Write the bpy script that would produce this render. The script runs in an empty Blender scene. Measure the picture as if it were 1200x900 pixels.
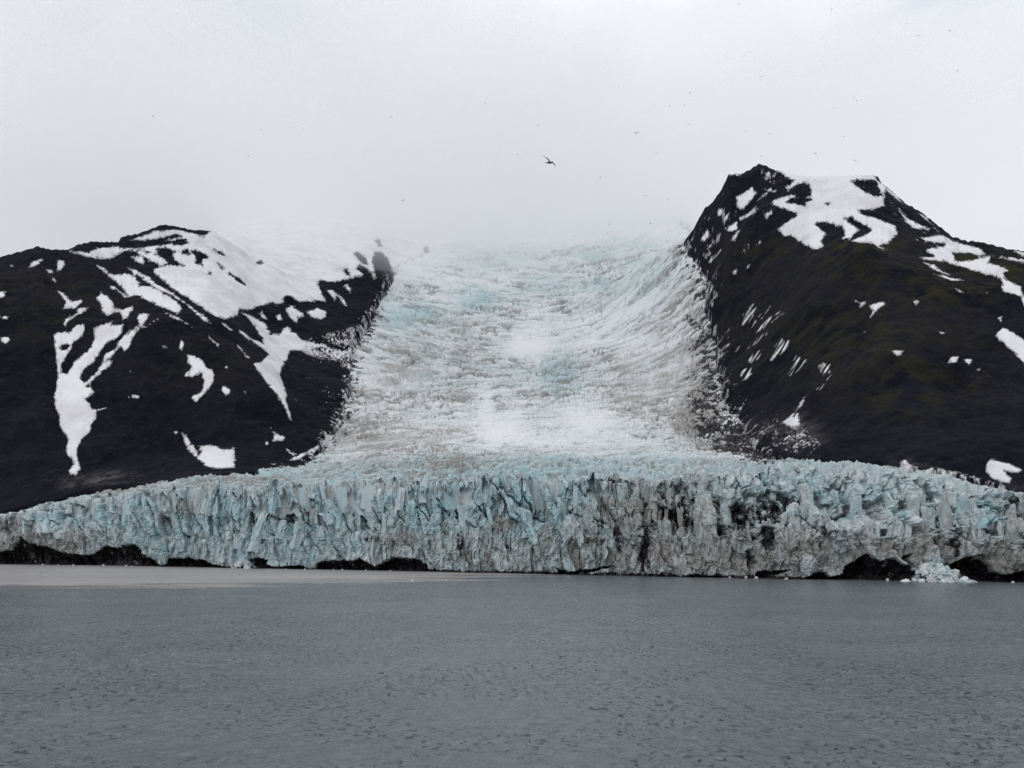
import bpy, bmesh, math, random
import numpy as np
from mathutils import Vector, Matrix
random.seed(7)
rng = np.random.default_rng(11)
sc = bpy.context.scene
COL = sc.collection

# ------------------------------------------------------------------ camera
F, CX, CY, H = 1178.0, 600.0, 450.0, 15.0           # focal length in pixels of a 1200 wide frame, eye height in metres
PITCH = math.atan((633.0 - 450.0) / F)
CP, SP = math.cos(PITCH), math.sin(PITCH)
cam = bpy.data.cameras.new('camera')
cam.sensor_fit = 'HORIZONTAL'; cam.sensor_width = 36.0; cam.lens = 36.0 * F / 1200.0
cam.clip_start = 0.5; cam.clip_end = 40000
cam_o = bpy.data.objects.new('camera', cam); COL.objects.link(cam_o)
cam_o.location = (0, 0, H); cam_o.rotation_euler = (math.pi / 2 + PITCH, 0, 0)
sc.camera = cam_o

# ------------------------------------------------------------------ sky and sun (overcast)
SUN_EL, SUN_AZ = math.radians(52), math.radians(205)   # high, behind the viewer and a little to one side
W = bpy.data.worlds.new('World'); sc.world = W; W.use_nodes = True
nt = W.node_tree; nt.nodes.clear()
def N(t, kind, **kw):
    n = t.nodes.new(kind)
    for k, v in kw.items(): setattr(n, k, v)
    return n
out = N(nt, 'ShaderNodeOutputWorld')
sky = N(nt, 'ShaderNodeTexSky', sky_type='NISHITA'); sky.sun_disc = False
sky.sun_elevation = SUN_EL; sky.sun_rotation = SUN_AZ
bg1 = N(nt, 'ShaderNodeBackground'); bg1.inputs['Strength'].default_value = 0.10
nt.links.new(sky.outputs[0], bg1.inputs['Color'])
tc = N(nt, 'ShaderNodeTexCoord')
mp = N(nt, 'ShaderNodeMapping'); mp.inputs['Scale'].default_value = (1.0, 1.0, 2.2); mp.inputs['Location'].default_value = (3.4, 1.7, 0.6)
nt.links.new(tc.outputs['Generated'], mp.inputs['Vector'])
nz = N(nt, 'ShaderNodeTexNoise'); nz.inputs['Scale'].default_value = 2.6; nz.inputs['Detail'].default_value = 5; nz.inputs['Roughness'].default_value = 0.48; nz.inputs['Distortion'].default_value = 0.5
nt.links.new(mp.outputs[0], nz.inputs['Vector'])
rp = N(nt, 'ShaderNodeValToRGB')
rp.color_ramp.elements[0].position = 0.38; rp.color_ramp.elements[0].color = (0.66, 0.69, 0.77, 1)
rp.color_ramp.elements[1].position = 0.64; rp.color_ramp.elements[1].color = (1.10, 1.11, 1.13, 1)
nt.links.new(nz.outputs['Fac'], rp.inputs['Fac'])
bg2 = N(nt, 'ShaderNodeBackground'); bg2.inputs['Strength'].default_value = 1.11
nt.links.new(rp.outputs[0], bg2.inputs['Color'])
mx = N(nt, 'ShaderNodeMixShader'); mx.inputs[0].default_value = 0.94
nt.links.new(bg1.outputs[0], mx.inputs[1]); nt.links.new(bg2.outputs[0], mx.inputs[2])
nt.links.new(mx.outputs[0], out.inputs['Surface'])
sl = bpy.data.lights.new('sun', 'SUN'); sl.energy = 0.6; sl.angle = math.radians(22); sl.color = (1.0, 0.97, 0.93)
so = bpy.data.objects.new('sun', sl); COL.objects.link(so)
sd = Vector((math.sin(SUN_AZ) * math.cos(SUN_EL), math.cos(SUN_AZ) * math.cos(SUN_EL), math.sin(SUN_EL)))
so.rotation_euler = sd.to_track_quat('Z', 'Y').to_euler()
so.location = (0, -100, 400)
vs = sc.view_settings
vs.view_transform = 'Standard'; vs.look = 'None'; vs.exposure = 0.0; vs.gamma = 1.0
try: vs.use_curve_mapping = False
except Exception: pass
sc.cycles.volume_bounces = 3
sc.cycles.max_bounces = 6
sc.cycles.use_denoising = True
sc.cycles.denoising_prefilter = 'NONE'
CLOUD_BASE, CLOUD_DENS = 468.0, 0.00115

# ------------------------------------------------------------------ numeric helpers
def project(X, Y, Z):
    d = Y * CP + (Z - H) * SP
    return CX + F * X / d, CY - F * (-Y * SP + (Z - H) * CP) / d
def unproj(px, py, Y):
    u = (np.asarray(px, float) - CX) / F; v = (CY - np.asarray(py, float)) / F
    t = Y / (CP - v * SP)
    return u * t, Y + 0 * t, H + (SP + v * CP) * t
def hsh(ix, iy, seed=0):
    h = (ix.astype(np.int64) * 374761393 + iy.astype(np.int64) * 668265263 + seed * 974634777) & 0xffffffff
    h = ((h ^ (h >> 13)) * 1274126177) & 0xffffffff
    h = ((h ^ (h >> 16)) * 2246822519) & 0xffffffff
    h = h ^ (h >> 15)
    return (h & 0xffffff) / float(0x1000000)
def noise(x, y, seed=0):
    x = np.asarray(x, float); y = np.asarray(y, float)
    ix = np.floor(x); iy = np.floor(y); fx = x - ix; fy = y - iy
    u = fx ** 3 * (fx * (fx * 6 - 15) + 10); v = fy ** 3 * (fy * (fy * 6 - 15) + 10)
    def g(ox, oy):
        a = hsh(ix + ox, iy + oy, seed) * 2 * math.pi
        return np.cos(a) * (fx - ox) + np.sin(a) * (fy - oy)
    a = g(0, 0); b = g(1, 0); c = g(0, 1); d = g(1, 1)
    return 1.4 * ((a + (b - a) * u) * (1 - v) + (c + (d - c) * u) * v)
def fbm(x, y, o=4, seed=0, gain=0.5):
    s = 0; a = 1.0; f = 1.0
    for k in range(o):
        s = s + a * noise(x * f, y * f, seed + k * 17); a *= gain; f *= 2.03
    return s
def ridged(x, y, o=4, seed=0):
    s = 0; a = 1.0; f = 1.0
    for k in range(o):
        s = s + a * (1 - 2 * np.abs(noise(x * f, y * f, seed + k * 13))); a *= 0.5; f *= 2.1
    return s
def voro(x, y, seed=0):
    """F1, F2, cell random a, cell random b, offset from the cell's seed point"""
    ix = np.floor(x); iy = np.floor(y)
    f1 = np.full(x.shape, 9e9); f2 = f1.copy(); ra = np.zeros(x.shape); rb = ra.copy(); dx = ra.copy(); dy = ra.copy()
    for ox in (-1, 0, 1):
        for oy in (-1, 0, 1):
            cx = ix + ox; cy = iy + oy
            px = cx + 0.1 + 0.8 * hsh(cx, cy, seed); py = cy + 0.1 + 0.8 * hsh(cx, cy, seed + 1)
            ex = x - px; ey = y - py; d = np.sqrt(ex * ex + ey * ey)
            m = d < f1
            f2 = np.where(m, f1, np.minimum(f2, d)); f1 = np.where(m, d, f1)
            ra = np.where(m, hsh(cx, cy, seed + 2), ra); rb = np.where(m, hsh(cx, cy, seed + 3), rb)
            dx = np.where(m, ex, dx); dy = np.where(m, ey, dy)
    return f1, f2, ra, rb, dx, dy
def sstep(a, b, x):
    t = np.clip((x - a) / (b - a), 0, 1); return t * t * (3 - 2 * t)
def smooth1(a, n):
    if n < 2: return a
    k = np.ones(n) / n; p = np.pad(a, (n // 2, n - 1 - n // 2), mode='edge')
    return np.convolve(p, k, 'valid')
def tps_fit(pts):
    P = np.array([(p[0], p[1]) for p in pts]) / 1000.0; z = np.array([p[2] for p in pts])
    n = len(P); d2 = ((P[:, None] - P[None]) ** 2).sum(-1)
    K = np.where(d2 > 1e-12, d2 * np.log(np.maximum(d2, 1e-12)), 0) + 1e-3 * np.eye(n)
    A = np.zeros((n + 3, n + 3)); A[:n, :n] = K; A[:n, n] = 1; A[:n, n + 1:] = P; A[n, :n] = 1; A[n + 1:, :n] = P.T
    w = np.linalg.solve(A, np.concatenate([z, [0, 0, 0]]))
    def ev(X, Y):
        sh = X.shape; x = X.ravel() / 1000.0; y = Y.ravel() / 1000.0
        r = w[n] + w[n + 1] * x + w[n + 2] * y
        for i in range(n):
            e = (x - P[i, 0]) ** 2 + (y - P[i, 1]) ** 2
            r = r + w[i] * np.where(e > 1e-12, e * np.log(np.maximum(e, 1e-12)), 0)
        return r.reshape(sh)
    return ev
def cps(lst):                                         # control points (px, py, distance[, lift]) -> world
    o = []
    for p in lst:
        x, y, z = unproj(p[0], p[1], p[2]); o.append((float(x), float(y), float(z) + (p[3] if len(p) > 3 else 0)))
    return o
def poly_sd(px, py, poly):
    """signed distance (pixels), positive inside, evaluated only near the polygon"""
    P = np.array(poly, float); lo = P.min(0) - 14; hi = P.max(0) + 14
    r = np.full(px.shape, -14.0)
    m = (px > lo[0]) & (px < hi[0]) & (py > lo[1]) & (py < hi[1])
    if not m.any(): return r
    x = px[m]; y = py[m]; best = np.full(x.shape, 1e9); ins = np.zeros(x.shape, bool)
    for i in range(len(P)):
        ax, ay = P[i]; bx, by = P[(i + 1) % len(P)]
        ex, ey = bx - ax, by - ay; L = ex * ex + ey * ey + 1e-9
        t = np.clip(((x - ax) * ex + (y - ay) * ey) / L, 0, 1)
        best = np.minimum(best, (x - ax - t * ex) ** 2 + (y - ay - t * ey) ** 2)
        c = (ay > y) != (by > y)
        with np.errstate(divide='ignore', invalid='ignore'):
            xi = ax + (y - ay) * ex / (ey if abs(ey) > 1e-9 else 1e-9)
        ins ^= c & (x < xi)
    d = np.sqrt(best); r[m] = np.maximum(np.where(ins, d, -d), -14)
    return r
def T(pts, s, ox, oy): return [(ox + x / s, oy + y / s) for x, y in pts]
def streak(x0, y0, x1, y1, w, s, ox, oy):
    L = math.hypot(x1 - x0, y1 - y0) or 1; nx, ny = -(y1 - y0) / L * w, (x1 - x0) / L * w
    return T([(x0, y0), ((x0 * 2 + x1) / 3 + nx, (y0 * 2 + y1) / 3 + ny), (x1, y1), ((x0 + 2 * x1) / 3 - nx, (y0 + 2 * y1) / 3 - ny)], s, ox, oy)

# ------------------------------------------------------------------ mesh helpers
def mesh_np(name, V, faces, mat, smooth=False, attrs=None, parent=None):
    me = bpy.data.meshes.new(name)
    V = np.asarray(V, np.float32); n = len(faces)
    me.vertices.add(len(V)); me.vertices.foreach_set('co', V.ravel())
    k = faces.shape[1]
    me.loops.add(n * k); me.loops.foreach_set('vertex_index', faces.astype(np.int32).ravel())
    me.polygons.add(n); me.polygons.foreach_set('loop_start', np.arange(0, n * k, k, dtype=np.int32))
    me.polygons.foreach_set('use_smooth', np.full(n, smooth, bool))
    me.update(calc_edges=True)
    for nm, a in (attrs or {}).items():
        at = me.attributes.new(nm, 'FLOAT_COLOR', 'POINT')
        at.data.foreach_set('color', np.asarray(a, np.float32).ravel())
    me.materials.append(mat)
    o = bpy.data.objects.new(name, me); COL.objects.link(o)
    if parent: o.parent = parent
    return o
def grid_faces(nr, nc, keep=None):
    i = np.arange(nr * nc).reshape(nr, nc)
    q = np.stack([i[:-1, :-1], i[:-1, 1:], i[1:, 1:], i[1:, :-1]], -1)
    if keep is not None: q = q[keep]
    return q.reshape(-1, 4)
def compact(V, faces, attrs=None):
    u, inv = np.unique(faces, return_inverse=True)
    return V[u], inv.reshape(faces.shape), ({k: a[u] for k, a in attrs.items()} if attrs else None)
def tag(o, label=None, cat=None, group=None, kind=None):
    if label: o['label'] = label
    if cat: o['category'] = cat
    if group: o['group'] = group
    if kind: o['kind'] = kind
    return o

# ------------------------------------------------------------------ materials
def new_mat(name):
    m = bpy.data.materials.new(name); m.use_nodes = True
    t = m.node_tree; b = t.nodes['Principled BSDF']
    return m, t, b
def mixc(t, fac, a, b):
    n = N(t, 'ShaderNodeMix', data_type='RGBA')
    for sock, v in ((n.inputs['Factor'], fac), (n.inputs['A'], a), (n.inputs['B'], b)):
        if hasattr(v, 'links') or isinstance(v, bpy.types.NodeSocket): t.links.new(v, sock)
        elif isinstance(v, (tuple, list)): sock.default_value = (*v, 1)
        else: sock.default_value = v
    return n.outputs['Result']
def mth(t, op, a, b=None, clamp=False):
    n = N(t, 'ShaderNodeMath', operation=op); n.use_clamp = clamp
    for i, v in enumerate((a, b)):
        if v is None: continue
        if isinstance(v, bpy.types.NodeSocket): t.links.new(v, n.inputs[i])
        else: n.inputs[i].default_value = v
    return n.outputs[0]
def nzn(t, scale, detail=4, rough=0.55, vec=None, stretch=None, dist=0.0):
    n = N(t, 'ShaderNodeTexNoise'); n.inputs['Scale'].default_value = scale; n.inputs['Detail'].default_value = detail
    n.inputs['Roughness'].default_value = rough; n.inputs['Distortion'].default_value = dist
    g = N(t, 'ShaderNodeNewGeometry').outputs['Position'] if vec is None else vec
    if stretch:
        m = N(t, 'ShaderNodeMapping'); m.inputs['Scale'].default_value = stretch
        t.links.new(g, m.inputs['Vector']); g = m.outputs[0]
    t.links.new(g, n.inputs['Vector'])
    return n.outputs['Fac']
def rmp(t, v, a, b):
    n = N(t, 'ShaderNodeMapRange'); n.interpolation_type = 'SMOOTHSTEP'
    n.inputs['From Min'].default_value = a; n.inputs['From Max'].default_value = b
    t.links.new(v, n.inputs['Value']); return n.outputs[0]
def bump(t, b, h, strength, dist):
    n = N(t, 'ShaderNodeBump'); n.inputs['Strength'].default_value = strength; n.inputs['Distance'].default_value = dist
    t.links.new(h, n.inputs['Height']); t.links.new(n.outputs[0], b.inputs['Normal'])

def ice_material(name, source):
    """channels: r dirt plus painted fissure shade, g blue ice, b snow, alpha black debris and blackened hollows"""
    m, t, b = new_mat(name)
    if source == 'attr':
        a = N(t, 'ShaderNodeAttribute'); a.attribute_name = 'mixture'; col, alp = a.outputs['Color'], a.outputs['Alpha']
    else:
        a = N(t, 'ShaderNodeObjectInfo'); col, alp = a.outputs['Color'], a.outputs['Alpha']
    s = N(t, 'ShaderNodeSeparateColor'); t.links.new(col, s.inputs[0])
    dirt_shade, blue, snow = s.outputs[0], s.outputs[1], s.outputs[2]
    n1 = nzn(t, 0.16, 6, 0.6); n2 = nzn(t, 0.9, 6, 0.65, stretch=(1, 1, 0.35)); n3 = nzn(t, 0.45, 8, 0.7, dist=0.6)
    bl = mth(t, 'MULTIPLY', blue, rmp(t, n1, 0.25, 0.62), True)
    base = mixc(t, bl, (0.47, 0.515, 0.525), (0.30, 0.45, 0.48))
    base = mixc(t, mth(t, 'MULTIPLY', rmp(t, n3, 0.52, 0.72), 0.35), base, (0.36, 0.43, 0.44))
    base = mixc(t, mth(t, 'MULTIPLY', snow, rmp(t, n2, 0.2, 0.55), True), base, (0.68, 0.685, 0.70))
    dd = rmp(t, mth(t, 'ADD', mth(t, 'MULTIPLY', dirt_shade, 1.25), mth(t, 'MULTIPLY', mth(t, 'SUBTRACT', n2, 0.5), 1.6)), 0.25, 1.05)
    base = mixc(t, mth(t, 'MULTIPLY', dd, 0.9), base, (0.245, 0.235, 0.22))
    bb = rmp(t, mth(t, 'ADD', mth(t, 'MULTIPLY', alp, 1.5), mth(t, 'MULTIPLY', mth(t, 'SUBTRACT', n3, 0.5), 2.0)), 0.45, 0.95)
    base = mixc(t, bb, base, (0.016, 0.015, 0.017))
    t.links.new(base, b.inputs['Base Color'])
    b.inputs['Roughness'].default_value = 0.5; b.inputs['Specular IOR Level'].default_value = 0.3
    bump(t, b, n2, 0.55, 0.5)
    return m
M_ICE = ice_material('glacier_ice', 'attr')
M_SERAC = ice_material('serac_ice', 'object')

def snow_material():
    m, t, b = new_mat('old_snow')
    n1 = nzn(t, 0.02, 6, 0.6); n2 = nzn(t, 0.25, 5, 0.6)
    c = mixc(t, rmp(t, n1, 0.42, 0.7), (0.68, 0.675, 0.69), (0.56, 0.55, 0.56))
    c = mixc(t, mth(t, 'MULTIPLY', rmp(t, n2, 0.5, 0.75), 0.25), c, (0.42, 0.40, 0.395))
    a = N(t, 'ShaderNodeAttribute'); a.attribute_name = 'mixture'
    s = N(t, 'ShaderNodeSeparateColor'); t.links.new(a.outputs['Color'], s.inputs[0])
    n3 = nzn(t, 0.5, 4, 0.7)
    thin = rmp(t, mth(t, 'SUBTRACT', mth(t, 'ADD', s.outputs[0], mth(t, 'MULTIPLY', n3, 0.5)), 0.25), 0.0, 0.55)
    c = mixc(t, thin, (0.13, 0.125, 0.13), c)
    t.links.new(c, b.inputs['Base Color']); b.inputs['Roughness'].default_value = 0.8
    b.inputs['Specular IOR Level'].default_value = 0.2
    bump(t, b, n2, 0.6, 1.2)
    return m
M_SNOW = snow_material()
def rock_material():
    m, t, b = new_mat('dark_rock')
    a = N(t, 'ShaderNodeAttribute'); a.attribute_name = 'mixture'
    s = N(t, 'ShaderNodeSeparateColor'); t.links.new(a.outputs['Color'], s.inputs[0])
    n1 = nzn(t, 0.015, 7, 0.62); n2 = nzn(t, 0.12, 6, 0.65); n3 = nzn(t, 0.05, 6, 0.6)
    c = mixc(t, rmp(t, n1, 0.35, 0.65), (0.0038, 0.0044, 0.0100), (0.0105, 0.0104, 0.0165))
    c = mixc(t, mth(t, 'MULTIPLY', rmp(t, n2, 0.5, 0.75), 0.55), c, (0.024, 0.0235, 0.029))
    n4 = nzn(t, 0.5, 3, 0.6)
    c = mixc(t, mth(t, 'MULTIPLY', rmp(t, n4, 0.62, 0.74), 0.8), c, (0.036, 0.034, 0.038))
    moss = mth(t, 'MULTIPLY', s.outputs[0], rmp(t, n3, 0.40, 0.62), True)
    c = mixc(t, moss, c, (0.029, 0.028, 0.011))
    c = mixc(t, mth(t, 'MULTIPLY', s.outputs[1], rmp(t, n2, 0.35, 0.7), True), c, (0.20, 0.19, 0.185))
    t.links.new(c, b.inputs['Base Color']); b.inputs['Roughness'].default_value = 0.9
    b.inputs['Specular IOR Level'].default_value = 0.06
    bump(t, b, n2, 1.0, 5.0)
    return m
M_ROCK = rock_material()
def water_material():
    m, t, b = new_mat('silty_water')
    a = N(t, 'ShaderNodeAttribute'); a.attribute_name = 'mixture'
    s = N(t, 'ShaderNodeSeparateColor'); t.links.new(a.outputs['Color'], s.inputs[0])
    silt = s.outputs[0]
    n0 = nzn(t, 0.03, 4, 0.5, stretch=(0.6, 1.0, 1))
    c = mixc(t, rmp(t, n0, 0.3, 0.7), (0.094, 0.108, 0.117), (0.114, 0.134, 0.137))
    c = mixc(t, silt, c, (0.35, 0.33, 0.32))
    t.links.new(c, b.inputs['Base Color'])
    r = mixc(t, silt, (0.20, 0.20, 0.20), (0.45, 0.45, 0.45)); t.links.new(r, b.inputs['Roughness'])
    b.inputs['IOR'].default_value = 1.33
    w1 = nzn(t, 0.55, 6, 0.65, stretch=(1.0, 0.75, 1), dist=0.3); w2 = mth(t, 'MULTIPLY', mth(t, 'MAXIMUM', mth(t, 'SUBTRACT', nzn(t, 1.25, 5, 0.62, stretch=(1.1, 0.9, 1), dist=0.3), 0.575), 0.0), mth(t, 'MULTIPLY', rmp(t, nzn(t, 0.06, 4, 0.6), 0.40, 0.62), 4.0))
    h = mth(t, 'ADD', mth(t, 'MULTIPLY', w1, 0.60), mth(t, 'MULTIPLY', w2, 1.5))
    h = mth(t, 'MULTIPLY', h, mth(t, 'SUBTRACT', 1.0, mth(t, 'MULTIPLY', silt, 0.75)))
    bump(t, b, h, 1.0, 1.0)
    return m
M_WATER = water_material()
def plain(name, c, rough=0.7):
    m, t, b = new_mat(name); n = nzn(t, 6, 4, 0.6)
    t.links.new(mixc(t, n, tuple(x * 0.7 for x in c), tuple(min(1, x * 1.25) for x in c)), b.inputs['Base Color'])
    b.inputs['Roughness'].default_value = rough
    return m
M_BIRD = plain('dark_plumage', (0.035, 0.033, 0.036)); M_GULL = plain('grey_plumage', (0.10, 0.10, 0.11))

# ------------------------------------------------------------------ the ice front in plan: pixel column -> water line, ledge, rim
XS   = [-160, 0, 50, 100, 200, 300, 400, 500, 560, 600, 700, 760, 800, 900, 1000, 1100, 1200, 1360]
BASE = [660.2, 661.5, 662, 662.6, 664.2, 666.2, 668, 670, 671.2, 672, 674, 675.3, 676, 678.2, 680, 681.6, 683, 685]
RIM  = [612, 604, 593, 584, 574, 570, 566, 563, 562, 561, 563, 563, 561, 556, 554, 566, 592, 612]
LEDG = [640, 632, 630, 626, 630, 634, 624, 616, 612, 614, 616, 624, 632, 634, 634, 638, 640, 650]
LBACK = [4, 4, 3, 2, 2, 2, 3, 6, 7, 6, 5, 3, 2.5, 2.5, 2.5, 2.5, 2.5, 2.5]           # depth of the ledge, metres
RBACK = [16, 16, 16, 14, 9, 8, 9, 12, 13, 13, 15, 20, 26, 30, 30, 28, 24, 20]  # rim behind the water line
def ip(tab, p): return np.interp(p, XS, tab)
def base_Y(p):
    p = np.asarray(p, float); v = (CY - ip(BASE, p)) / F
    return -H / (SP + v * CP) * (CP - v * SP)
def px_to(p, y, Y): return unproj(p, y, Y)

CAVES = [
 T([(0,705),(60,690),(130,680),(140,640),(160,590),(210,610),(260,640),(330,655),(400,665),(470,700),(560,715),(640,720),(690,715),(720,690),(760,650),(850,670),(900,650),(970,640),(1010,670),(1030,710),(1090,745),(1170,790),(1200,800),(1200,830),(-300,830),(-300,700)], 6, 0, 530),
 T([(0,745),(60,740),(150,740),(200,755),(260,750),(300,780),(390,800),(380,835),(0,835)], 6, 200, 530),
 T([(570,750),(640,738),(700,760),(710,790),(760,810),(830,800),(930,790),(960,800),(960,840),(700,840),(600,800)], 6, 200, 530),
 T([(1040,780),(1080,765),(1150,757),(1200,760),(1280,760),(1350,740),(1400,770),(1450,800),(1490,780),(1570,740),(1680,738),(1770,755),(1810,790),(1845,855),(1040,850)], 6, 200, 530),
 T([(310,815),(400,840),(540,820),(640,800),(720,800),(650,820),(560,845),(470,852),(470,880),(320,880)], 6, 600, 530),
 T([(0,798),(120,804),(240,815),(240,835),(0,830)], 6, 800, 540),
 T([(490,780),(560,770),(640,775),(720,760),(720,775),(680,790),(640,810),(600,840),(490,840)], 6, 800, 540),
 T([(820,820),(930,780),(980,785),(1010,815),(1100,790),(1110,740),(1190,700),(1260,650),(1330,700),(1410,680),(1510,730),(1530,660),(1590,650),(1570,700),(1600,720),(1580,770),(1640,795),(1580,820),(1550,870),(830,870)], 6, 800, 540),
 T([(610,740),(660,720),(700,690),(760,670),(860,690),(890,710),(950,780),(1010,800),(1110,780),(1200,770),(1600,770),(1600,890),(780,880),(720,810),(670,770)], 6, 1000, 540),
]
# (x, y, rx, ry, strength) areas of the ice front: dirt, then black debris
DIRT = [(40,640,70,22,.75),(90,632,50,14,.6),(150,585,60,10,.35),(215,597,26,16,.7),(360,598,16,18,.6),(300,605,40,20,.35),(500,640,70,30,.42),(470,632,30,10,.7),(545,650,60,26,.4),
        (620,655,60,26,.32),(690,640,50,40,.5),(725,600,40,36,.85),(770,600,60,40,.85),(850,620,60,40,.75),(770,650,80,30,.7),(860,655,80,30,.7),(940,640,60,34,.65),(1020,640,70,24,.65),(1090,636,60,26,.7),
        (1160,650,60,30,.85),(1010,604,60,26,.3),(1100,604,60,26,.3),(900,594,60,18,.35),(590,612,18,10,.7),(1200,610,40,30,.7),(5,610,22,26,.85)]
BLACK = [(702,620,10,24,.55),(722,628,6,26,.6),(748,606,14,34,.5),(752,640,7,36,.85),(776,606,20,18,.6),(795,590,24,14,.5),(810,612,22,16,.6),(835,622,20,10,.62),(800,605,16,12,.7),(868,604,18,18,.66),(905,598,28,18,.62),
         (893,625,8,26,.8),(875,655,6,24,.6),(930,604,14,16,.6),(965,620,8,14,.7),(812,562,16,4,.5),(745,560,26,4,.5),(1113,632,5,26,.7),(1098,625,5,10,.5),(1190,580,30,16,.7),(540,640,7,18,.6),(595,640,5,20,.5),(437,632,16,4,.6),
         (225,590,10,10,.4),(415,580,12,10,.35),(1000,628,30,6,.2)]
BLUE = [(60,605,40,12,.7),(150,600,70,20,.7),(260,600,60,26,.95),(330,620,60,40,.9),(420,590,60,30,.95),(520,590,60,24,1.0),(575,592,30,22,1.0),(650,585,50,26,.95),(690,600,24,20,.9),(620,600,30,26,.9),
        (860,580,60,22,.6),(960,575,60,26,.65),(1040,570,50,22,.6),(1140,600,40,24,.75),(1045,612,10,12,1.2),(1100,655,16,8,.9),(370,640,60,20,.7),(200,630,60,26,.7),(700,575,60,14,.8)]
def blobs(px, py, lst):
    r = np.zeros(px.shape)
    for x, y, rx, ry, s in lst:
        r = np.maximum(r, s * np.exp(-0.7 * (((px - x) / rx) ** 2 + ((py - y) / ry) ** 2)))
    return r

# glacier, a thing: parts ice_front, ice_surface, seracs
glacier = bpy.data.objects.new('glacier', None); COL.objects.link(glacier)
tag(glacier, 'broad white and pale blue glacier falling between dark peaks to a cliff at the water', 'glacier')

def front_profile(p):
    """knots (Y, z) of the front's cross-section for pixel columns p"""
    Yb = base_Y(p)
    jl = 9 * fbm(p * 0.035, p * 0 + 3.1, 4, 5, 0.65)
    yl = np.minimum(ip(LEDG, p) + jl, ip(BASE, p) - 12)
    lb = ip(LBACK, p); rb = ip(RBACK, p)
    z1 = unproj(p, yl, Yb + 1.5)[2]
    z2 = unproj(p, yl - 3, Yb + lb)[2]
    z3 = unproj(p, ip(RIM, p), Yb + rb)[2]
    z2 = np.minimum(z2, z3 - 1)
    return Yb, [(Yb * 0, -2.0 + 0 * p), (1.5 + 0 * p, z1), (lb, z2), (rb, z3), (rb + 7, z3 - 1.0)]

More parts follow.
